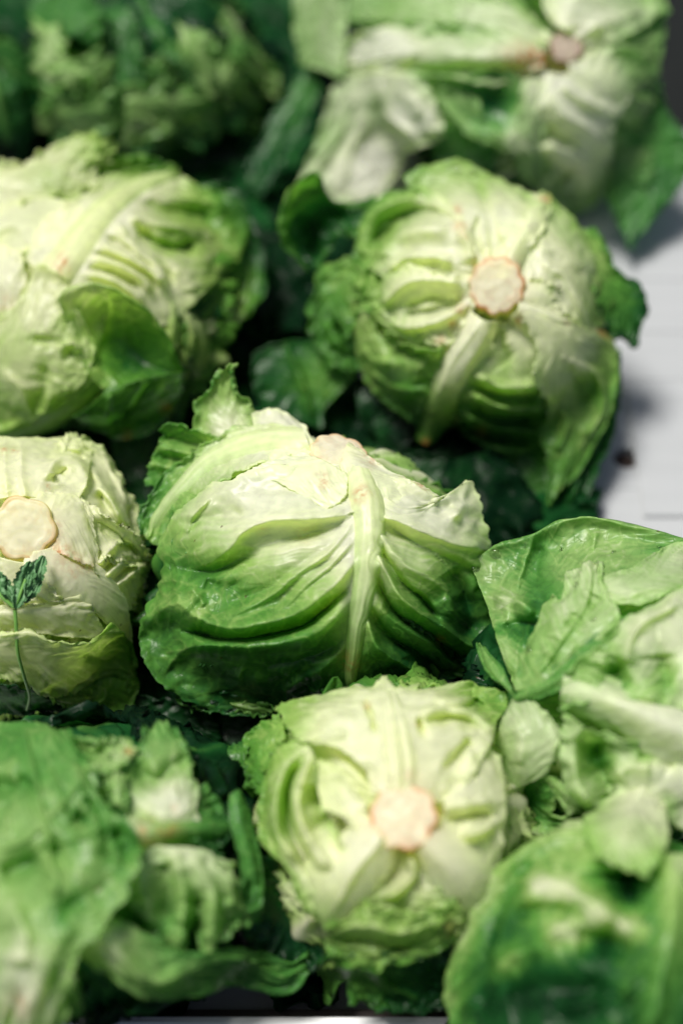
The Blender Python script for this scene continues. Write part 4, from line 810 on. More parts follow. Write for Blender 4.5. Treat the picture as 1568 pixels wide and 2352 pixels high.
    # white torn leaf above
    leaf(h, [[(850, 1830), (848, 1790), (810, 1740), (760, 1712), (690, 1702, .5), (660, 1670, .7), (634, 1620, .6)], [(870, 1820, .4), (865, 1760, .5), (840, 1700, .5), (800, 1660, .4), (770, 1630, .2), (740, 1600), (720, 1596, -.2)], [(900, 1815, .6), (892, 1750, .8), (885, 1690, .8), (875, 1640, .6), (860, 1600, .3), (850, 1580), (845, 1574, -.1)], [(925, 1812, .7), (920, 1750, 1.0), (912, 1690, 1.), (905, 1640, .8), (897, 1600, .5), (890, 1570, .3), (884, 1552, .2)], [(955, 1815, .6), (955, 1750, .8), (950, 1690, .8), (940, 1640, .6), (930, 1610, .3), (925, 1590), (922, 1583, -.1)], [(985, 1820, .4), (1010, 1770, .5), (1030, 1710, .5), (1040, 1660, .4), (1040, 1620, .3), (1050, 1590, .2), (1055, 1565)], [(1005, 1850), (1070, 1800), (1110, 1740, .1), (1130, 1700, .1), (1140, 1660, .2), (1165, 1620, .2), (1160, 1590, .2)]],
         ribv=3, lift=.7, col=(.0, .16, .12), fold=(.04, 6, 1), frill=(.15, 9), jag=(8, 22), step=3, edge=(1, .5, .6), label='white torn leaf with a broad striped rib above the stump',
         ridges=[([(895, 1810), (885, 1720), (880, 1640), (882, 1590)], 7, .12), ([(920, 1810), (912, 1720), (900, 1640), (888, 1580)], 7, .14), ([(945, 1810), (938, 1720), (920, 1640), (900, 1590)], 7, .12), ([(840, 1610), (855, 1640), (862, 1680)], 5, -.45),
                 ([(975, 1690), (965, 1675), (962, 1655)], 5, -.5), ([(960, 1640), (1030, 1625), (1090, 1640), (1140, 1690)], (10, 16), .5), ([(980, 1660), (1040, 1650), (1090, 1670)], 8, -.4), ([(990, 1600), (1060, 1610), (1080, 1580)], 14, .4), ([(1000, 1620), (1070, 1625), (1100, 1600)], 7, -.4), ([(1090, 1565), (1085, 1600), (1110, 1630)], 12, -.5),
                 ([(700, 1620), (760, 1640), (820, 1650)], 14, .2), ([(680, 1650), (740, 1670), (800, 1690)], 14, .2), ([(1020, 1760), (1050, 1730), (1080, 1700)], 10, -.5)],
         spots=[(1130, 1620, 50, .25), (690, 1640, 50, .08), (1060, 1600, 40, .1), (1000, 1650, 30, .08)], brown=[(842, 1620, 8, .8), (960, 1665, 8, .5), (940, 1780, 16, .25)])
    stem_disc(h, 926, 1874, 76, 1.2, axis_px=(-.1, .05), face=(.99, .93, .68), rim=(.85, .30, .07), lobes=9)
    return h

# ---- G: lower left, soft loose head
def head_G():
    h = Head(230, 1990, 9.8, 8.8, 7.4, 8.4, .8, 'loose mid green head at the lower left with broad frilly leaves spreading over it')
    ax = np.array([-.4, -.3, .9])
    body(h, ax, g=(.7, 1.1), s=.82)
    leaf(h, [[(600, 1960), (690, 2040), (745, 2130), (735, 2230)], [(560, 2010), (630, 2080, .2), (670, 2160, .2), (660, 2240)], [(520, 2080), (560, 2140), (580, 2190), (560, 2260)]], lift=-.8, col=(1.0, 1.2, .05), fold=(.3, 6, 1), frill=(.3, 7), ball=.6)
    leaf(h, [[(445, 1800), (490, 1820), (520, 1870), (525, 1930)], [(420, 1850, .2), (460, 1870, .2), (490, 1910), (500, 1950)], [(380, 1900), (430, 1930), (470, 1950), (500, 1980)]], lift=.1, col=(.6, .9, .1), fold=(.3, 6, 1), frill=(.3, 7))
    # bottom long leaf
    leaf(h, [[(190, 2080, .5), (290, 2120, .6), (380, 2180, .6), (450, 2185, .6), (540, 2182, .5), (640, 2205, .4), (712, 2195, .2)], [(200, 2130, .7), (280, 2190, .9), (370, 2240, .9), (450, 2225, .9), (550, 2215, .8), (640, 2235, .5), (700, 2215, .2)], [(180, 2200, .2), (260, 2250, .3), (360, 2302, .3), (440, 2285, .3), (540, 2265, .2), (650, 2280, 0), (705, 2232, .1)]], lift=.2, col=(.55, .75, .05), fold=(.12, 6, 1), frill=(.25, 6), jag=(3, 10), rib=None, ridges=[([(215, 2130), (300, 2220), (370, 2260), (440, 2230)], 26, .6), ([(440, 2200), (520, 2195), (600, 2215)], 12, .3), ([(570, 2210), (640, 2240), (700, 2230)], 9, .3)], spots=[(240, 2150, 50, -.3), (640, 2250, 50, .1)], brown=[(225, 2140, 20, .2)])
    # top right leaf
    leaf(h, [[(330, 1910), (290, 1840), (300, 1770), (322, 1720), (324, 1674)], [(370, 1905, .3), (350, 1830, .4), (350, 1770, .3), (350, 1720, .2), (350, 1665, .1)], [(410, 1905, .3), (410, 1840, .5), (410, 1770, .4), (400, 1710, .3), (378, 1652, .3)], [(460, 1905), (455, 1850, .2), (450, 1790, .2), (436, 1730, .1), (405, 1675)]], ribv=1.5, lift=.6, col=(.25, .62, .1), fold=(.05, 4, 1), frill=(.3, 4), jag=(8, 12), ball=.7, ridges=[([(330, 1860), (390, 1870), (450, 1850)], 18, .3), ([(300, 1750), (350, 1790), (400, 1760), (440, 1740)], 24, -.5), ([(380, 1800), (430, 1790)], 12, .3)], spots=[(390, 1860, 60, -.2)], brown=[(400, 1860, 12, .4)])
    # small curls between
    leaf(h, [[(150, 1693, .5), (190, 1692, .6), (240, 1700, .5), (290, 1700, .4), (315, 1725, .3)], [(165, 1715, .1), (200, 1720, -.2), (240, 1730, .2), (280, 1740, .3), (300, 1745, .2)], [(180, 1760), (205, 1780, .3), (240, 1770, .4), (270, 1760, .3), (290, 1760)]], lift=.9, col=(.5, .4, .1), fold=(.2, 7, 1), frill=(.25, 8), jag=(3, 12), ridges=[([(165, 1700), (200, 1735), (240, 1720)], 10, -.5), ([(190, 1775), (230, 1740), (260, 1730)], 8, .4)], brown=[(295, 1725, 12, .8)])
    leaf(h, [[(240, 1750), (245, 1800), (255, 1850)], [(260, 1755, .5), (270, 1800, .5), (275, 1850, .2)], [(285, 1760), (290, 1810), (285, 1860)]], lift=.8, col=(.4, .5, .1), fold=(.1, 5, 1), frill=(.2, 6), jag=(3, 12))
    # draped right leaf with pleats and two points
    leaf(h, [[(300, 1930), (260, 2000), (290, 2060), (330, 2115), (370, 2150)], [(340, 1940, .4), (330, 2000, .5), (350, 2060, .5), (385, 2120, .4), (405, 2205, .3)], [(390, 1945, .5), (400, 2000, .7), (410, 2060, .7), (425, 2110, .5), (440, 2150, .3)], [(430, 1945, .5), (450, 2000, .6), (470, 2060, .6), (480, 2120, .4), (482, 2192, .3)], [(480, 1955, .3), (510, 2010, .4), (530, 2060, .3), (530, 2110, .2), (520, 2140, .1)], [(520, 1985), (545, 2040), (560, 2080), (575, 2110), (555, 2125)]], ribv=2.5, lift=1.0, col=(.36, .66, .05), fold=(.03, 5, .5), frill=(.45, 5), jag=(7, 11), ball=.5,
         ridges=[([(395, 1950), (418, 2030), (418, 2100), (410, 2190)], (16, 34), .6), ([(375, 1980), (392, 2040), (385, 2110)], 24, -.8), ([(440, 1960), (485, 2040), (490, 2110), (480, 2180)], (18, 34), .7), ([(450, 2060), (452, 2100), (448, 2150)], 18, -1.0), ([(485, 1975), (525, 2030), (540, 2090)], 12, .6), ([(320, 1990), (330, 2060), (350, 2110)], 26, .4)])
    # pale rib running right
    leaf(h, [[(290, 1860), (350, 1862), (430, 1865), (500, 1870), (530, 1885)], [(290, 1915, .7), (350, 1908, .8), (430, 1902, .7), (500, 1902, .4), (528, 1908)], [(290, 1970), (350, 1962), (420, 1945), (490, 1935), (525, 1930)]], lift=.45, col=(.3, .8, .12), fold=(0, 4, 1), frill=(.15, 4), jag=(1, 8), name='leaf_stalk', brown=[(340, 1912, 30, .6), (390, 1905, 26, .5), (360, 1950, 22, .5)])
    # tall dark ribbon
    leaf(h, [[(528, 1828), (526, 1880), (540, 1930), (555, 1980), (558, 2030), (540, 2075, .3), (525, 2095)], [(545, 1815, .4), (552, 1880, .5), (565, 1930, .5), (580, 1990, .5), (585, 2050, .5), (570, 2095, .5), (545, 2105, .2)], [(558, 1822), (580, 1880), (590, 1930), (603, 2000), (605, 2075), (590, 2115), (550, 2128)]], lift=.4, col=(.75, .8, .0), fold=(.04, 4, 1), frill=(.08, 4), jag=(1, 10), ball=.7, label='tall dark ribbon like leaf curled at its foot', ridges=[([(565, 2100), (595, 2080), (600, 2030)], 8, .3), ([(560, 2070), (575, 2020)], 8, -.4)])
    # big foreground leaf
    leaf(h, [[(-80, 1640), (-80, 1800), (-80, 1950), (-80, 2100), (-80, 2250), (-80, 2380)], [(0, 1656, 0), (10, 1780, .4), (0, 1900, .6), (-10, 2050, .7), (0, 2200, 1.8), (0, 2390, 3)], [(80, 1655, 0), (110, 1780, .5), (120, 1900, .8), (110, 2020, 1.0), (70, 2180, 2.1), (40, 2390, 3.1)], [(120, 1665), (180, 1800, .5), (210, 1900, .9), (200, 2000, 1.1), (130, 2160, 2.), (90, 2390, 2.8)], [(165, 1672, -.1), (240, 1830, .3), (315, 1930, .5), (285, 2060, .8), (170, 2180, 1.0), (160, 2330, .9)]],
         ribv=1.5, lift=1.3, col=(.58, .42, .12), fold=(.10, 4, .8), frill=(.5, 6), jag=(12, 22), rel=.14, label='broad foreground leaf with dented surface', spots=[(60, 1700, 90, .15), (60, 2200, 60, -.2), (50, 2300, 60, -.3), (300, 1930, 40, .15), (140, 2080, 60, .15)], brown=[(40, 2310, 30, .6)],
         ridges=[([(-20, 1800), (40, 1810), (70, 1790)], (26, 34), -.8), ([(0, 2010), (60, 1985), (150, 1940)], (24, 34), -.8), ([(170, 1870), (200, 1890)], 20, -.7), ([(260, 1900), (300, 1930), (280, 1990)], 22, -.6), ([(70, 1760), (65, 1830), (90, 1900)], 5, .2), ([(110, 1760), (140, 1820), (150, 1880)], 5, .2), ([(15, 1850), (20, 1920)], 5, .2), ([(130, 2100), (200, 2060), (270, 2010)], 24, -.4), ([(90, 1950), (130, 2010), (120, 2060)], 18, .4), ([(30, 2080), (60, 2150), (50, 2230)], 24, .5), ([(60, 1670), (80, 1780), (110, 1900), (120, 2020)], 6, .3), ([(80, 1780), (30, 1830), (-20, 1850)], 5, .2), ([(110, 1880), (170, 1820), (200, 1800)], 5, .2), ([(115, 1940), (190, 1920), (260, 1890)], 5, .22), ([(100, 1900), (50, 1940), (0, 1950)], 5, .2), ([(200, 1830), (240, 1900), (250, 1980)], 14, -.5)])
    leaf(h, [[(120, 2250), (150, 2235), (170, 2245), (188, 2275)], [(140, 2290, .5), (165, 2285, .5), (180, 2300, .5), (190, 2310)], [(130, 2330), (160, 2335), (180, 2335), (190, 2325)]], lift=.6, col=(.7, .6, .1), fold=(.1, 4, 1), frill=(.2, 5))
    leaf(h, [[(150, 2180), (180, 2140), (200, 2100)], [(190, 2230, .1), (230, 2190), (260, 2150)], [(240, 2260), (290, 2240), (320, 2200)]], lift=-.2, col=(.95, 1.1, .1), fold=(.2, 5, 1), frill=(.3, 6))
    return h

# ---- I: right, behind the front one
def head_I():
    h = Head(1450, 1620, 9.6, 9.0, 7.8, 8.4, .8, 'pale head at the right edge with wet rounded leaves fanning out behind it'); h.dg = -.06
    ax = h.surf(np.array([1600]), np.array([1700]), 0)[0][0] - h.c
    body(h, ax, g=(.3, .9), s=.82)
    # big back leaf
    leaf(h, [[(1175, 1580), (1150, 1500), (1120, 1400), (1078, 1295)], [(1210, 1570, .1), (1200, 1470, 0), (1180, 1360, .1), (1140, 1250, .3)], [(1260, 1540), (1265, 1440, -.2), (1255, 1330, -.1), (1222, 1226, .5)], [(1320, 1500), (1340, 1400, -.3), (1330, 1290, -.1), (1290, 1192, .6)], [(1400, 1460), (1430, 1380, -.3), (1430, 1290, -.1), (1410, 1194, .6)], [(1500, 1440), (1540, 1380), (1560, 1300), (1580, 1238, .4)]],
         ribv=2, lift=.2, col=(.75, .8, -.05), fold=(.12, 4, 1), frill=(.18, 6), jag=(1.5, 9), rel=.12, step=3.2, label='large wet rounded leaf standing behind',
         ridges=[([(1090, 1290), (1140, 1255), (1215, 1232), (1290, 1196), (1410, 1198), (1560, 1238)], 9, .25), ([(1222, 1232), (1205, 1290), (1190, 1340)], 10, .35), ([(1240, 1250), (1230, 1330), (1250, 1400)], 18, -.4), ([(1370, 1225), (1360, 1270)], 6, .25), ([(1300, 1275), (1345, 1300)], 6, .2), ([(1130, 1370), (1180, 1375), (1230, 1410)], (10, 22), .7), ([(1150, 1440), (1200, 1430), (1240, 1440)], 16, -.6), ([(1160, 1330), (1200, 1350)], 16, .25)], spots=[(1210, 1450, 44, .25), (1165, 1390, 40, -.3), (1160, 1500, 40, -.25), (1400, 1250, 110, -.22), (1300, 1280, 60, -.12), (1110, 1310, 50, -.2), (1240, 1380, 40, .15)])
    leaf(h, [[(1370, 1320), (1420, 1310), (1470, 1292), (1545, 1248), (1600, 1250)], [(1380, 1350, .3), (1430, 1345, .5), (1490, 1330, .5), (1550, 1300, .4), (1600, 1290)], [(1400, 1385), (1440, 1388, .1), (1490, 1382, .1), (1540, 1360), (1600, 1340)]], lift=1.2, col=(.38, .42, .1), fold=(.06, 5, 1), frill=(.12, 5), jag=(3, 10), ridges=[([(1400, 1375), (1470, 1362), (1560, 1340)], 6, .15)])
    # white body and ribs
    leaf(h, [[(1620, 1340), (1540, 1362), (1450, 1415), (1380, 1480), (1300, 1545)], [(1620, 1420, .3), (1530, 1430, .5), (1460, 1480, .6), (1390, 1530, .4), (1290, 1575)], [(1620, 1500, .2), (1530, 1510, .3), (1460, 1540, .3), (1390, 1570, .3), (1285, 1590)], [(1620, 1640), (1530, 1620, .2), (1450, 1610, .2), (1380, 1620, .1), (1285, 1620)]], lift=2.4, col=(.25, .42, .15), fold=(.12, 4, .8), frill=(.35, 4), jag=(5, 8), rel=.08,
         ridges=[([(1560, 1390), (1480, 1430), (1440, 1480), (1450, 1560)], 22, .6), ([(1430, 1510), (1410, 1560), (1400, 1590)], 34, -1.3), ([(1520, 1500), (1530, 1580)], 26, -.9), ([(1370, 1500), (1390, 1545), (1365, 1590)], 20, .5)], spots=[(1415, 1555, 44, .35), (1530, 1560, 40, .25), (1450, 1430, 60, -.1)])
    leaf(h, [[(1620, 1640), (1520, 1598), (1400, 1555), (1300, 1530)], [(1620, 1700, .9), (1510, 1655, 1.1), (1400, 1610, .9), (1290, 1575, .2)], [(1620, 1790), (1500, 1740), (1400, 1680), (1285, 1630)]], lift=2.3, col=(-.05, .35, .25), fold=(.03, 4, 1), frill=(.1, 4), jag=(2, 6), rel=.05, name='leaf_stalk')
    leaf(h, [[(1620, 1760), (1520, 1720), (1420, 1690), (1340, 1660), (1295, 1640)], [(1600, 1810), (1500, 1780, .1), (1420, 1760, -.3), (1340, 1740, -.1), (1285, 1720)], [(1570, 1900), (1500, 1870), (1420, 1850), (1350, 1860), (1300, 1830)]], lift=2.2, col=(.12, .45, .1), fold=(.08, 4, 1), frill=(.35, 4), jag=(5, 8), rel=.08,
         ridges=[([(1350, 1655), (1315, 1700), (1325, 1790), (1370, 1850)], (16, 22), .9), ([(1375, 1690), (1370, 1740), (1390, 1800)], 26, -1.2), ([(1410, 1780), (1440, 1760), (1500, 1760)], 20, .5), ([(1470, 1710), (1520, 1725), (1560, 1750)], 18, -.8), ([(1400, 1790), (1400, 1840)], 14, -.8)], spots=[(1375, 1740, 36, .3), (1490, 1725, 36, .25), (1540, 1850, 36, .35)])
    # bright pointed lobe
    leaf(h, [[(1185, 1590), (1190, 1510), (1228, 1430), (1240, 1380), (1285, 1370), (1300, 1305)], [(1220, 1580, .3), (1240, 1500, .5), (1280, 1430, .6), (1310, 1380, .6), (1330, 1340, .6), (1340, 1305, .5)], [(1260, 1565, .3), (1290, 1500, .5), (1330, 1430, .7), (1350, 1380, .7), (1360, 1330, .7), (1367, 1282, .6)], [(1290, 1545), (1350, 1490, .2), (1420, 1425, .3), (1400, 1370, .4), (1385, 1330, .4), (1376, 1295, .4)]],
         ribv=2, lift=1.4, col=(.58, .36, .08), fold=(.04, 4, 1), frill=(.25, 5), jag=(3, 8), rel=.10, step=3.2, label='bright wet lobe ending in a point', ridges=[([(1365, 1290), (1345, 1380), (1290, 1470), (1230, 1560)], 6, .25), ([(1290, 1420), (1270, 1470)], 20, .3), ([(1370, 1370), (1350, 1400)], 18, -.4), ([(1300, 1440), (1320, 1410)], 16, -.3), ([(1250, 1500), (1280, 1530)], 14, -.2)])
    leaf(h, [[(1175, 1600), (1240, 1560), (1310, 1500), (1380, 1450), (1430, 1420)], [(1180, 1605, .2), (1250, 1575, .5), (1320, 1530, .5), (1380, 1480, .4), (1440, 1435)], [(1190, 1612), (1250, 1600), (1320, 1560), (1370, 1515), (1420, 1480)]], lift=1.5, col=(.65, .75, .1), fold=(.03, 5, 1), frill=(.1, 5), jag=(1, 9))
    leaf(h, [[(1180, 1595), (1150, 1570), (1110, 1530), (1095, 1475)], [(1185, 1602, .3), (1160, 1580, .4), (1130, 1540, .4), (1100, 1480, .3)], [(1190, 1605), (1170, 1575), (1145, 1530), (1108, 1485)]], lift=1.2, col=(.65, .65, .1), fold=(0, 4, 1), frill=(.05, 4), jag=(1, 8))
    # pale lobe lower left and the curl under it
    leaf(h, [[(1130, 1830), (1128, 1760), (1145, 1670), (1180, 1605)], [(1165, 1825, .3), (1175, 1750, .6), (1195, 1680, .6), (1210, 1600, .3)], [(1200, 1805, .3), (1230, 1740, .6), (1250, 1690, .5), (1240, 1625, .3)], [(1250, 1780), (1272, 1740, .2), (1282, 1690, .2), (1260, 1645)]], ribv=1.5, lift=1.2, col=(.45, .4, .0), fold=(.03, 4, 1), frill=(.15, 4), jag=(2, 6), rel=.08, ridges=[([(1180, 1660), (1200, 1700), (1190, 1760)], 24, .3)])
    leaf(h, [[(1255, 1775), (1270, 1830), (1265, 1870), (1310, 1880)], [(1190, 1800, -.5), (1210, 1850, -.9), (1240, 1880, -.6), (1290, 1895, .2)], [(1140, 1830, .3), (1165, 1870, .5), (1200, 1910, .6), (1245, 1920, .5)]], lift=.8, col=(.85, .7, -.2), fold=(.1, 4, 1), frill=(.15, 5), ridges=[([(1160, 1855), (1200, 1895), (1250, 1912)], 11, .5)], spots=[(1180, 1890, 30, -.3), (1230, 1830, 40, .2)])
    leaf(h, [[(1250, 1790), (1280, 1830), (1310, 1870)], [(1262, 1785, .5), (1292, 1825, .5), (1325, 1860)], [(1275, 1785), (1305, 1820), (1335, 1850)]], lift=1.1, col=(.5, .4, .1), fold=(0, 4, 1), frill=(.1, 5))
    return h

# ---- J: lower right foreground head
def head_J():
    h = Head(1450, 2250, 9.0, 8.8, 7.8, 8.6, .6, 'dark green foreground head at the lower right corner, out of focus')
    ax = h.surf(np.array([1640]), np.array([2000]), 0)[0][0] - h.c
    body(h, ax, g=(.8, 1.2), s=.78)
    leaf(h, [[(1330, 1880), (1240, 1910), (1150, 1990), (1080, 2080), (1030, 2190), (1020, 2290), (1045, 2400)], [(1370, 1910, .3), (1280, 1950, .3), (1200, 2030, .2), (1140, 2120, .1), (1100, 2210, .1), (1090, 2300, .1), (1110, 2410)], [(1420, 1940, .3), (1360, 2010, .2), (1290, 2080), (1240, 2160, -.1), (1200, 2240, -.2), (1190, 2330, -.1), (1200, 2420)], [(1480, 1960, .3), (1450, 2060, .1), (1390, 2140), (1340, 2210, -.1), (1310, 2290, -.2), (1300, 2360, -.1), (1310, 2430)], [(1540, 1980, .2), (1530, 2070), (1500, 2160), (1460, 2240), (1430, 2310), (1420, 2380), (1430, 2440)]],
         ribv=2, lift=.9, col=(.78, .98, -.28), fold=(.16, 4, 1), frill=(.15, 5), jag=(3, 8), rel=.12, gloss=.6, label='rounded dark leaf with a bright green margin',
         ridges=[([(1340, 1890), (1240, 1925), (1150, 2005), (1080, 2100), (1040, 2200), (1035, 2310)], 24, .6), ([(1200, 2010), (1140, 2110), (1110, 2220), (1110, 2330)], 26, -.5), ([(1190, 2050), (1250, 2030), (1310, 2040), (1370, 2080), (1420, 2120)], 26, .7), ([(1180, 2100), (1250, 2080), (1320, 2100)], 20, -.5), ([(1240, 2160), (1290, 2130), (1330, 2120)], 20, .5), ([(1130, 2230), (1180, 2190), (1240, 2180)], 18, .4), ([(1330, 2150), (1400, 2160), (1440, 2190)], 26, -.8), ([(1370, 2100), (1430, 2120), (1500, 2150)], 18, .5), ([(1160, 2290), (1260, 2270), (1400, 2280)], 50, -.6), ([(1440, 2000), (1440, 2080)], 36, -1.4), ([(1290, 2320), (1380, 2290), (1450, 2270)], 16, .4)],
         spots=[(1240, 2035, 40, -.5), (1300, 2050, 44, -.5), (1370, 2090, 46, -.45), (1430, 2125, 40, -.4), (1280, 2140, 44, -.5), (1170, 2210, 40, -.45), (1330, 2150, 34, -.35), (1060, 2150, 50, -.15), (1110, 2060, 50, -.2), (1040, 2280, 50, -.15), (1390, 2180, 44, .3), (1250, 2300, 110, .16), (1400, 2290, 90, .14), (1440, 2040, 46, .45), (1340, 1960, 60, -.25), (1140, 2160, 50, .15), (1120, 2310, 60, .1), (1400, 2240, 90, .1), (1330, 2340, 120, .12)])  # darker spots put the shade of the hollows into the leaf colour
    leaf(h, [[(1500, 1760), (1430, 1810), (1370, 1850), (1335, 1900), (1360, 1960)], [(1500, 1790, .4), (1470, 1840, .6), (1430, 1890, .6), (1410, 1950, .5), (1420, 1990, .2)], [(1520, 1800), (1530, 1860, .3), (1530, 1920, .3), (1515, 1970, .2), (1480, 2010)]], lift=2.2, col=(.1, .5, .05), fold=(.08, 4, 1), frill=(.25, 5), jag=(5, 8), rel=.08, ridges=[([(1480, 1780), (1450, 1850), (1440, 1930)], 26, .4)])
    leaf(h, [[(1510, 1960), (1500, 2060), (1470, 2180), (1440, 2290), (1420, 2420)], [(1560, 1960, .5), (1550, 2080, .6), (1530, 2200, .6), (1510, 2310, .5), (1500, 2430, .3)], [(1640, 1960), (1640, 2080), (1630, 2200), (1610, 2310), (1600, 2430)]], lift=1.1, col=(.45, .95, .2), fold=(.3, 4, 1), frill=(.4, 5), jag=(3, 8), ridges=[([(1560, 1970), (1545, 2100), (1520, 2230), (1490, 2400)], 30, .4)])
    return h

# ---- B: upper right head
def head_B():
    h = Head(1170, 160, 11.6, 10.4, 8.0, 7.6, .95, 'pale wet head at the top right, browned stump and long drooping leaves'); h.dg = -.06; h.white = [(880, 125, 70, .45), (845, 390, 70, .35), (960, 270, 50, .4), (1290, 185, 60, .3), (1340, 270, 70, .35), (1310, 360, 44, .35), (1190, 330, 36, .3), (1330, 60, 60, .25)]
    ax = h.surf(np.array([1280]), np.array([110]), 0)[0][0] - h.c
    body(h, ax, g=(.35, .95), s=.84)
    ruffles(h, ax, 7, g=(.5, .9))
    # right translucent flaps
    leaf(h, [[(1420, 180), (1500, 200), (1545, 280), (1600, 330)], [(1410, 250), (1470, 280, .2), (1520, 340, .2), (1580, 400)], [(1390, 330), (1440, 370, .2), (1490, 420, .2), (1540, 460)], [(1370, 420), (1400, 480), (1430, 530), (1440, 570)]], ribv=1.5, lift=.0, col=(.7, .95, .0), fold=(.15, 4, 1), frill=(.3, 6), jag=(8, 12), ball=.7)
    leaf(h, [[(1470, 150), (1500, 180), (1520, 200)], [(1460, 190, .3), (1490, 215, .4), (1515, 240)], [(1460, 240), (1480, 260), (1505, 270)]], lift=.4, col=(.9, .85, .1), fold=(.2, 5, 1), frill=(.4, 7))
    # left upper strip and leaves
    leaf(h, [[(670, -40), (675, 60), (690, 148)], [(720, -40, .3), (725, 70, .3), (735, 160, .1)], [(800, -40), (795, 80), (785, 182)]], lift=.5, col=(.5, .5, .05), fold=(.08, 5, 1), frill=(.2, 6), jag=(3, 10), ball=.8)
    leaf(h, [[(770, -60), (900, -60), (1050, -40), (1180, 20), (1260, 90)], [(770, 20, .3), (900, 15, .5), (1040, 30, .6), (1170, 60, .5), (1260, 105, .2)], [(800, 60), (920, 70, .2), (1040, 80, .2), (1160, 100, .2), (1250, 120)]], lift=.8, col=(.6, .3, .1), fold=(.35, 5, 1), frill=(.6, 4), jag=(8, 12), rel=.2)
    leaf(h, [[(1250, 110), (1180, 70), (1080, 60), (950, 50), (830, 80), (785, 110)], [(1250, 130, .3), (1160, 110, .6), (1060, 110, .6), (950, 110, .5), (860, 130, .3), (785, 150)], [(1250, 160), (1160, 190, .1), (1060, 190, .2), (960, 180, .2), (870, 170, .1), (790, 180)]], lift=.7, col=(.3, .5, .1), fold=(.3, 5, 1), frill=(.5, 4), jag=(6, 10), ridges=[([(1240, 120), (1100, 135), (950, 125), (800, 135)], 34, .5), ([(1200, 160), (1050, 170), (900, 160)], 16, -.5)], spots=[(880, 120, 60, -.3)], brown=[(1200, 150, 46, 1.0), (1250, 130, 30, 1.0)])
    leaf(h, [[(1270, 60), (1200, -60), (1100, -120)], [(1280, 60, .3), (1290, -50, .4), (1280, -140)], [(1300, 70, .3), (1400, 0, .4), (1480, -100)], [(1320, 110), (1440, 80, .2), (1540, 20)]], ribv=1.5, lift=.9, col=(.2, .55, .05), fold=(.4, 5, 1), frill=(.4, 6), jag=(3, 10), ridges=[([(1290, 80), (1320, 0), (1380, -60)], 22, .5), ([(1260, 60), (1210, 0), (1180, -60)], 16, .5), ([(1310, 90), (1400, 50), (1500, 10)], 20, .5)])
    leaf(h, [[(1310, 90), (1400, 60), (1490, 40), (1530, 20)], [(1320, 130, .3), (1400, 120, .3), (1470, 110, .1), (1520, 110)], [(1310, 170), (1390, 200, .1), (1440, 220), (1500, 220)]], lift=.6, col=(.3, .6, .1), fold=(.2, 6, 1), frill=(.3, 7), jag=(4, 12))
    # hanging left leaf
    leaf(h, [[(860, 150), (770, 200), (740, 280), (715, 350), (690, 410), (680, 430)], [(880, 160, .2), (810, 230, .3), (780, 310, .3), (760, 380, .2), (750, 430, .1), (745, 450)], [(910, 170, .3), (870, 240, .5), (850, 320, .5), (835, 390, .5), (820, 440, .3), (805, 472, .2)], [(940, 170, .3), (930, 230, .5), (920, 290, .6), (905, 350, .6), (885, 410, .5), (865, 460, .3)], [(980, 180), (1000, 240, .2), (1020, 300, .4), (985, 330, .4), (930, 350, .4), (895, 420, .3)]],
         ribv=2, lift=.9, col=(.45, .42, .0), fold=(.12, 5, .6), frill=(.25, 8), jag=(7, 14), rel=.12, label='long wet leaf hanging down towards the round head',
         ridges=[([(870, 190), (890, 260), (940, 310), (960, 350)], 16, .5), ([(850, 200), (840, 280), (800, 350), (790, 430)], 12, .4), ([(820, 220), (790, 290), (740, 370), (700, 410)], 7, .4), ([(880, 230), (880, 290), (900, 340)], 14, -.5), ([(810, 250), (780, 320), (740, 400)], 12, -.4), ([(940, 210), (980, 270), (1000, 310)], 12, .3)], spots=[(850, 380, 60, -.18), (920, 250, 40, -.15), (720, 330, 40, .1)])
    # cup, the shade of its hollow put into the leaf colour
    leaf(h, [[(960, 170), (1000, 230), (1010, 300), (990, 360)], [(1020, 180, .2), (1050, 240, .3), (1060, 310, .3), (1050, 380)], [(1090, 200), (1110, 260), (1130, 320), (1140, 390)]], lift=.45, col=(.5, .85, .1), fold=(.15, 4, 1), frill=(.3, 5), jag=(4, 10))
    leaf(h, [[(1300, 130), (1380, 110), (1450, 120), (1500, 160)], [(1310, 170, .3), (1380, 180, .5), (1440, 200, .4), (1490, 240)], [(1320, 210), (1380, 250), (1430, 280), (1470, 310)]], lift=1.0, col=(.15, .55, .1), fold=(.15, 4, 1), frill=(.4, 5), jag=(5, 10))
    leaf(h, [[(1180, 160), (1110, 165), (1050, 195), (995, 212)], [(1200, 200, -.2), (1140, 200, -.6), (1070, 225, -.4), (1005, 225, .2)], [(1210, 250, -.2), (1150, 255, -.9), (1090, 265, -.5), (1030, 260, .3)], [(1215, 300, .4), (1160, 310, .5), (1100, 305, .5), (1050, 290, .5)], [(1225, 350, .3), (1180, 350, .5), (1130, 335, .5), (1090, 320, .4)]], ribv=1.5, lift=.9, col=(.55, .6, -.05), fold=(.05, 4, 1), frill=(.2, 6), jag=(5, 12), spots=[(1130, 235, 60, .5)], step=4)
    leaf(h, [[(1200, 180), (1190, 260), (1180, 340), (1200, 420)], [(1230, 180, .3), (1225, 270, .4), (1220, 350, .4), (1220, 430, .2)], [(1260, 190), (1255, 280), (1240, 360), (1235, 440)]], lift=.9, col=(.35, .6, .05), fold=(.08, 4, 1), frill=(.2, 6), jag=(3, 10))
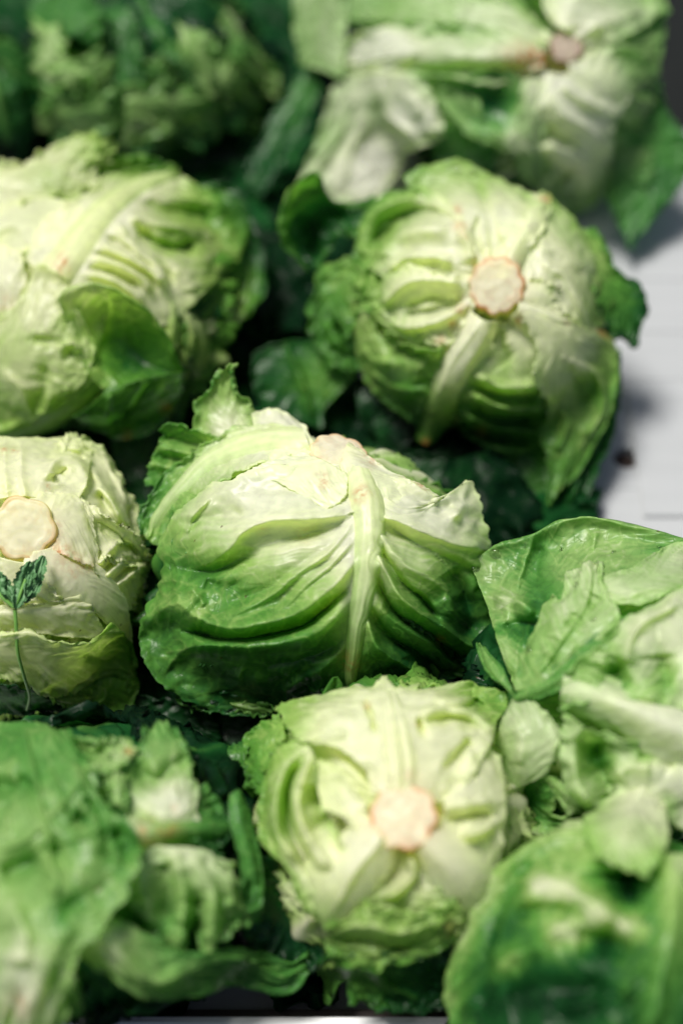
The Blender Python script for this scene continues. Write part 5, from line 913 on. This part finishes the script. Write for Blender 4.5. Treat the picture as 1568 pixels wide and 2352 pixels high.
    # lower right white lobes
    leaf(h, [[(1240, 160), (1230, 240), (1225, 320), (1220, 400), (1240, 440)], [(1290, 170, .3), (1300, 250, .5), (1290, 330, .5), (1290, 410, .4), (1310, 480)], [(1350, 160, .3), (1370, 240, .5), (1365, 320, .5), (1370, 400, .4), (1350, 480)], [(1400, 160), (1440, 220, .2), (1410, 300, .3), (1405, 380, .2), (1400, 430)]], ribv=1.5, lift=.9, col=(.15, .5, .1), fold=(.1, 5, .8), frill=(.3, 8), jag=(6, 12), rel=.15,
         ridges=[([(1250, 210), (1300, 270), (1360, 300), (1400, 350)], 18, .6), ([(1250, 300), (1300, 330), (1330, 340)], 14, -.6), ([(1240, 340), (1300, 345), (1350, 380), (1340, 430)], 14, .6), ([(1250, 375), (1290, 390), (1310, 410)], 20, -1.0), ([(1290, 200), (1340, 230), (1390, 250)], 14, .4)])
    leaf(h, [[(1225, 400), (1250, 430), (1290, 445)], [(1230, 430, .4), (1270, 460, .4), (1320, 470, .3)], [(1240, 450), (1280, 485), (1330, 492)]], lift=.9, col=(.5, .6, .1), fold=(.1, 4, 1), frill=(.2, 6))
    leaf(h, [[(1410, 350), (1400, 370), (1390, 395)], [(1460, 340, .2), (1450, 380, .2), (1430, 410)], [(1500, 340), (1500, 390), (1480, 430)]], lift=.3, col=(.6, .7, .1), fold=(.15, 4, 1), frill=(.3, 6), ball=.7)
    # long narrow leaves hanging in the dark gap, left
    leaf(h, [[(700, 150), (650, 230), (600, 320), (560, 400)], [(720, 170, .3), (670, 250, .3), (620, 340, .3), (580, 430)], [(740, 200), (700, 290), (650, 370), (600, 450)]], lift=-1.2, col=(.85, 1.1, .1), fold=(.15, 4, 1), frill=(.2, 5), ball=.7)
    stem_disc(h, 1300, 106, 36, 1.3, axis_px=(.1, .3), face=(.62, .48, .38), rim=(.30, .12, .05), lobes=5)
    return h

# ---- A: upper left head, its shade put into darker leaf colours
def head_A():
    h = Head(330, 130, 9.6, 9.6, 6.8, 5.6, .8, 'dim blurred head at the top left with jumbled frilly leaves')
    ax = np.array([-.1, .25, .95])
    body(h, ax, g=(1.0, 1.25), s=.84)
    ruffles(h, ax, 7, g=(.55, .85))
    P = [  # paler leaves carry the lit ridges in their colour
        ([[(80, 40), (85, 110), (80, 165)], [(110, 60, .5), (115, 110, .6), (110, 165, .3)], [(140, 50), (150, 100), (160, 150)]], .5, (.6, .45, .1)),
        ([[(80, 160), (150, 150), (230, 155)], [(100, 175, .5), (160, 168, .6), (230, 168, .3)], [(120, 200), (170, 200), (225, 190)]], .7, (.5, .5, .1)),
        ([[(140, 150), (190, 130), (230, 100)], [(160, 165, .3), (200, 150, .3), (240, 120)], [(190, 175), (220, 160), (250, 140)]], .8, (.6, .55, .1)),
        ([[(70, 285), (120, 240), (200, 225), (270, 190)], [(90, 300, .3), (150, 270, .6), (220, 255, .5), (290, 220)], [(140, 310), (190, 310), (250, 300), (320, 280)]], .3, (.6, .75, .0)),
        ([[(280, 200), (350, 195), (430, 205), (510, 225)], [(290, 250, .4), (360, 240, .5), (440, 240, .5), (520, 250)], [(290, 320), (350, 310), (430, 300), (490, 290)]], .5, (.6, .65, .05)),
        ([[(330, 260), (380, 290), (440, 300), (460, 290)], [(290, 300, .2), (350, 320, .3), (400, 320, .2), (440, 310)], [(280, 335), (330, 330), (380, 335), (430, 325)]], .6, (.5, .75, .05)),
        ([[(400, 45), (410, 100), (440, 160), (470, 220)], [(420, 60, .4), (440, 110, .6), (470, 160, .5), (490, 220)], [(460, 70), (480, 120), (500, 160), (520, 210)]], .5, (.55, .55, .1)),
        ([[(350, 80), (390, 110), (410, 160), (450, 205)], [(380, 90, .2), (410, 130, -.2), (430, 170), (460, 205)], [(400, 100), (430, 130), (450, 170), (475, 200)]], .3, (.85, .9, .1)),
        ([[(500, 150), (540, 130), (565, 150)], [(505, 190, .4), (545, 180, .5), (580, 200, .2)], [(520, 250), (560, 240), (600, 270)]], .4, (.55, .6, .1)),
        ([[(540, 90), (590, 120), (630, 160), (645, 215)], [(530, 110, .3), (570, 145, .3), (610, 185, .3), (630, 225)], [(520, 130), (550, 160), (590, 205), (610, 225)]], .2, (.75, .5, .0)),
        ([[(530, 265), (560, 265), (600, 280)], [(540, 280, .4), (570, 282, .4), (600, 290)], [(550, 290), (575, 295), (595, 297)]], .3, (.6, .6, .1)),
        ([[(90, 200), (130, 190), (180, 205)], [(100, 225, .4), (140, 215, .3), (190, 220)], [(90, 250), (140, 240), (190, 235)]], .4, (.7, .65, .1)),
        ([[(320, 140), (350, 160), (370, 190)], [(340, 140, .4), (365, 160, .4), (385, 185)], [(355, 140), (380, 155), (400, 175)]], .5, (.7, .7, .1)),
        ([[(240, 20), (260, 120), (270, 230)], [(275, 20, .3), (290, 120, .3), (300, 220)], [(310, 20), (330, 110), (340, 200)]], .1, (1.0, 1.0, .0)),
        ([[(360, 330), (440, 320), (540, 320)], [(370, 370, .3), (450, 370, .4), (550, 360)], [(380, 420), (450, 425), (530, 410)]], -.3, (1.0, 1.15, .05)),
        ([[(60, 0), (120, -40), (200, -50)], [(80, 60, .3), (150, 40, .4), (230, 20)], [(90, 90), (170, 90), (240, 70)]], .1, (.95, .85, .1)),
    ]
    for r, lf, c in P:
        leaf(h, r, lift=lf, col=(c[0] - .1, c[1] - .05, c[2]), fold=(.2, 4, 1), frill=(.9, 3), jag=(6, 10), rel=.22, step=4.5)
    return h

def head_K():
    h = Head(-50, 230, 5.5, 6.5, 5.5, 4.4, .9, 'dim head cut off by the left edge, beside the jumbled top left one')
    ax = np.array([.2, .0, .95])
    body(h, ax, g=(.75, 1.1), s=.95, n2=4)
    return h

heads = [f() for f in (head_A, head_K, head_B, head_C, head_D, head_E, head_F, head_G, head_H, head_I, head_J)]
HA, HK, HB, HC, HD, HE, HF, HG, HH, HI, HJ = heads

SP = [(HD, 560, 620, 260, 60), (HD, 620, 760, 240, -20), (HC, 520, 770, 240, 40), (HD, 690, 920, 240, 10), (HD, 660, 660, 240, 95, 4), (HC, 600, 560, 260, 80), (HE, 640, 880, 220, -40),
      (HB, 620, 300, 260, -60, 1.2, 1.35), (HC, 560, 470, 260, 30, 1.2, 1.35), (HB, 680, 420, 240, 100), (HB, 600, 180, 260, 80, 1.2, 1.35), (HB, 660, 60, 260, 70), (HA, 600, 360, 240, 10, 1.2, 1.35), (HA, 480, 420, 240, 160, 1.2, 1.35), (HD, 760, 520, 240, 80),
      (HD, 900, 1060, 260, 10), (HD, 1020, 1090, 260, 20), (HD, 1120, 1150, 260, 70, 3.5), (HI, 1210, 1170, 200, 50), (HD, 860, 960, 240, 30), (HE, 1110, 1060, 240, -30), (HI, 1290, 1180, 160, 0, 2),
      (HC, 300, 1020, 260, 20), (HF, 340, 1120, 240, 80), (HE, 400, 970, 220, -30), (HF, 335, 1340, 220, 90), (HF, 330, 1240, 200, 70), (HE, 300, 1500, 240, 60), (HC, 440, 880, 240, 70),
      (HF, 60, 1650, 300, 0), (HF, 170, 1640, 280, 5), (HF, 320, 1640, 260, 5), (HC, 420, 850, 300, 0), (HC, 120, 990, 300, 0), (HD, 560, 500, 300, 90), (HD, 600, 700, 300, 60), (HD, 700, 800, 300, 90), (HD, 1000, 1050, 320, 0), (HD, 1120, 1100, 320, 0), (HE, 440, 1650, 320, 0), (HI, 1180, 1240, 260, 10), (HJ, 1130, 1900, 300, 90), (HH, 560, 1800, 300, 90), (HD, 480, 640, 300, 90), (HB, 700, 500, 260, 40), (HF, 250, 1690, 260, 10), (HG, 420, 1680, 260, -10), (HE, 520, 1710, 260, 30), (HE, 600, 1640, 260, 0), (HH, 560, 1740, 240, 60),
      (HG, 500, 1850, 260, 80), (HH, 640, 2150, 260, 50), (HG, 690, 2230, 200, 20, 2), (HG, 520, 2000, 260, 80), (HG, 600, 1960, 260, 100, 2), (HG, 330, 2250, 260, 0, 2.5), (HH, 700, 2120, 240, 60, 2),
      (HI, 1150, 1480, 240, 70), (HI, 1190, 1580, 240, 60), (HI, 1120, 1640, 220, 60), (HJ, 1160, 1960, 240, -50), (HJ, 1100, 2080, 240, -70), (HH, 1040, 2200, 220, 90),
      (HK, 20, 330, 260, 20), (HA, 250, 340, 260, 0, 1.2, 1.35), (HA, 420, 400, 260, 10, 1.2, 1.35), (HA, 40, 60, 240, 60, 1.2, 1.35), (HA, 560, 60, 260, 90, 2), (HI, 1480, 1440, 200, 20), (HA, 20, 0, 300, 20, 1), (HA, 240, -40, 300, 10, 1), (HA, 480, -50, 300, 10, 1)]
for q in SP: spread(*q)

# ================================================================== loose dark leaves lying in the gaps between heads
def loose(name_label, rails, z, col):
    root = bpy.data.objects.new('loose_leaf', None); COL.objects.link(root)
    class F: pass
    f = Head.__new__(Head)
    mx_, my_ = np.mean([p[0] for r in rails for p in r]), np.mean([p[1] for r in rails for p in r])
    f.c = at_height(mx_, my_, z * CM - .03); f.r = np.array([.06, .06, .03]); f.cool = .6; f.seed = int(mx_ + my_) % 997; f.k = 0; f.root = root
    root.location = (f.c[0], f.c[1], 0.002)
    tag(root, name_label, 'leaf', 'loose leaves fallen between the heads')
    bpy.context.view_layer.update()
    leaf(f, rails, col=col, fold=(.25, 6, 1), frill=(.4, 7), jag=(4, 12), ball=.35, rel=.15, step=5, name='leaf_blade')
loose('dark green leaf in the gap under the cream left head', [[(190, 1640), (320, 1600), (480, 1620)], [(200, 1670), (330, 1650), (500, 1660)], [(240, 1720), (360, 1720), (520, 1720)]], 4, (1.1, 1.2, .05))
loose('dark green leaf under the foot of the middle head', [[(480, 1620), (580, 1640), (700, 1640)], [(500, 1690), (600, 1690), (680, 1690)], [(520, 1800), (560, 1760), (620, 1740)]], 3, (1.1, 1.2, .05))
loose('dark green leaf in the hollow left of the round head with the stump', [[(480, 800), (560, 720), (640, 640)], [(520, 860), (610, 790), (690, 700)], [(600, 900), (680, 860), (740, 780)]], 2.2, (1.15, 1.2, .05))
loose('dark green leaf between the top left head and the yellow green one', [[(300, 360), (420, 350), (560, 340)], [(360, 400), (460, 410), (600, 420)], [(440, 450), (540, 480), (640, 520)]], 2.5, (1.15, 1.25, .05))
loose('dark green leaf behind the middle head, under the round head', [[(860, 1020), (980, 1040), (1120, 1060)], [(900, 1080), (1010, 1110), (1140, 1140)], [(1080, 1160), (1140, 1200), (1200, 1240)]], 2.5, (1.1, 1.2, .05))
loose('dark leaf in the corner below the cupped leaf, beside the cream head', [[(250, 1000), (330, 990), (400, 960)], [(270, 1060), (340, 1080), (400, 1040)], [(320, 1150), (350, 1180), (380, 1120)]], 3, (1.1, 1.2, .05))

# ================================================================== parsley sprig
M_PARS = simple('parsley', .5, (.10, .24, .09), .3, 150)
def parsley():
    h = HF
    root = bpy.data.objects.new('parsley_sprig', None); COL.objects.link(root)
    def p3(x, y, lf): return h.surf(np.array([x]), np.array([y]), np.array([lf - .45]))[0][0]
    b0 = p3(60, 1400, 2.2); root.location = b0
    tag(root, 'small parsley sprig with toothed leaves on the cream left head', 'parsley')
    bpy.context.view_layer.update()
    def tube(name, pts, r):
        T = np.array([p3(*p) for p in pts]); T = catmull(T, np.linspace(0, len(T) - 1, 50))
        tg = np.gradient(T, axis=0); tg /= np.linalg.norm(tg, axis=1)[:, None]
        a = np.cross(tg, -FWD); a /= np.linalg.norm(a, axis=1)[:, None]; b = np.cross(tg, a)
        th = np.linspace(0, 2 * math.pi, 10, endpoint=False)
        R = r * np.linspace(1.1, .8, 50)[:, None, None]
        P = T[:, None] + (np.cos(th)[None, :, None] * a[:, None] + np.sin(th)[None, :, None] * b[:, None]) * R
        return link(name, grid_mesh(name, P, closed=True), M_STALK, root)
    M_STALK = simple('parsley_stalk', .4, (.16, .36, .07), .2, 80)
    tube('stalk', [(35, 1400, 2.4), (38, 1440, 2.3), (42, 1500, 2.1), (58, 1560, 1.9), (68, 1600, 1.6), (62, 1630, 1.2)], .0010)
    tube('side_stalk', [(-15, 1350, 2.3), (10, 1375, 2.4), (32, 1395, 2.45)], .0012)
    tube('side_stalk', [(34, 1396, 2.4), (45, 1370, 2.5), (60, 1330, 2.5)], .0010)
    def blade(base, tip, wd, lf, teeth=7, seed=1):
        rnd = random.Random(seed)
        n, m = 60, 13
        bx, by = base; tx, ty = tip
        dx, dy = tx - bx, ty - by; L = math.hypot(dx, dy); nx, ny = -dy / L, dx / L
        U = np.linspace(0, 1, n)[:, None]; V = np.linspace(-1, 1, m)[None]
        w = wd * np.sin(np.clip(U * .92 + .06, 0, 1) * math.pi) ** .7
        lobes = .72 + .28 * np.abs(np.sin(U * math.pi * teeth + np.sign(V) * .6)) ** .7 + .14 * np.abs(np.sin(U * math.pi * teeth * 2.6))
        X = bx + dx * U + nx * w * V * lobes + dx / L * w * np.abs(V) * .35; Y = by + dy * U + ny * w * V * lobes + dy / L * w * np.abs(V) * .35
        lift = lf - .45 + .25 * np.abs(V) * np.sin(U * 9 + seed) - .15 * (1 - np.abs(V)) + .1 * np.cos(V * 9 + U * 6)
        P, _ = h.surf(X, Y, lift)
        return link('leaflet', grid_mesh('leaflet', P), M_PARS, root)
    blade((36, 1398), (72, 1290), 24, 2.6, 6, 1)
    blade((60, 1370), (102, 1277), 20, 2.7, 5, 2)
    blade((55, 1385), (95, 1330), 14, 2.6, 4, 3)
    blade((10, 1370), (-20, 1310), 22, 2.5, 5, 4)
    blade((30, 1385), (0, 1318), 16, 2.45, 4, 5)
parsley()

# ================================================================== water drops on the leaves
def water():
    m, n, l, b = new_mat('water')
    b.inputs['Base Color'].default_value = (1, 1, 1, 1); b.inputs['Roughness'].default_value = .03; b.inputs['IOR'].default_value = 1.33
    b.inputs['Transmission Weight'].default_value = 1.0
    import bmesh
    bm = bmesh.new(); bmesh.ops.create_uvsphere(bm, u_segments=16, v_segments=10, radius=1)
    for f in bm.faces: f.smooth = True
    me = bpy.data.meshes.new('water_drop'); bm.to_mesh(me); bm.free(); me.materials.append(m)
    bpy.context.view_layer.update()
    dg = bpy.context.evaluated_depsgraph_get()
    where = {'I': 'on the wet leaf of the right head', 'B': 'on the hanging leaf of the top right head', 'D': 'on the upper rim of the round head', 'C': 'on the right side of the yellow green head'}
    names = {'a': 0}
    drops = [(1137, 1272, 14, 'I', 'largest drop'), (1091, 1306, 11, 'I', 'drop near the left margin'), (1205, 1252, 8, 'I', 'drop by the vein at the notch'), (1288, 1262, 6, 'I', 'tiny drop in the middle'), (1212, 1493, 12, 'I', 'flat drop low down in the fold'), (1322, 1344, 9, 'I', 'drop on the bright pointed lobe'), (1513, 1257, 6, 'I', 'tiny drop at the far right'), (1408, 1267, 6, 'I', 'tiny drop right of the point'), (1362, 1423, 7, 'I', 'drop beside the bright fold'),
             (832, 352, 10, 'B', 'larger drop low down'), (862, 392, 9, 'B', 'lowest drop'), (834, 368, 7, 'B', 'small drop under a larger one'), (884, 190, 8, 'B', 'upper drop'), (886, 120, 8, 'B', 'drop on the rib above'), (920, 215, 7, 'B', 'drop near the right margin'), (1088, 398, 9, 'D', 'right one of two drops'), (1052, 398, 8, 'D', 'left one of two drops'), (480, 543, 11, 'C', 'large drop')]
    for (x, y, r, w, nm) in drops:
        d = ray(np.array(x), np.array(y)); dn = d / np.linalg.norm(d)
        hit, loc, nor, idx, ob, mt = sc.ray_cast(dg, Vector(CAM), Vector(dn))
        if not hit: continue
        s = r * np.linalg.norm(np.array(loc) - CAM) * UW / SX
        o = bpy.data.objects.new('water_drop', me); COL.objects.link(o)
        if nor.dot(Vector(dn)) > 0: nor = -nor
        o.rotation_euler = nor.to_track_quat('Z', 'Y').to_euler()
        o.scale = (s, s * .85, s * .5); o.location = loc
        tag(o, 'clear ' + nm + ' ' + where[w], 'water drop', 'water drops on the leaves')
water()
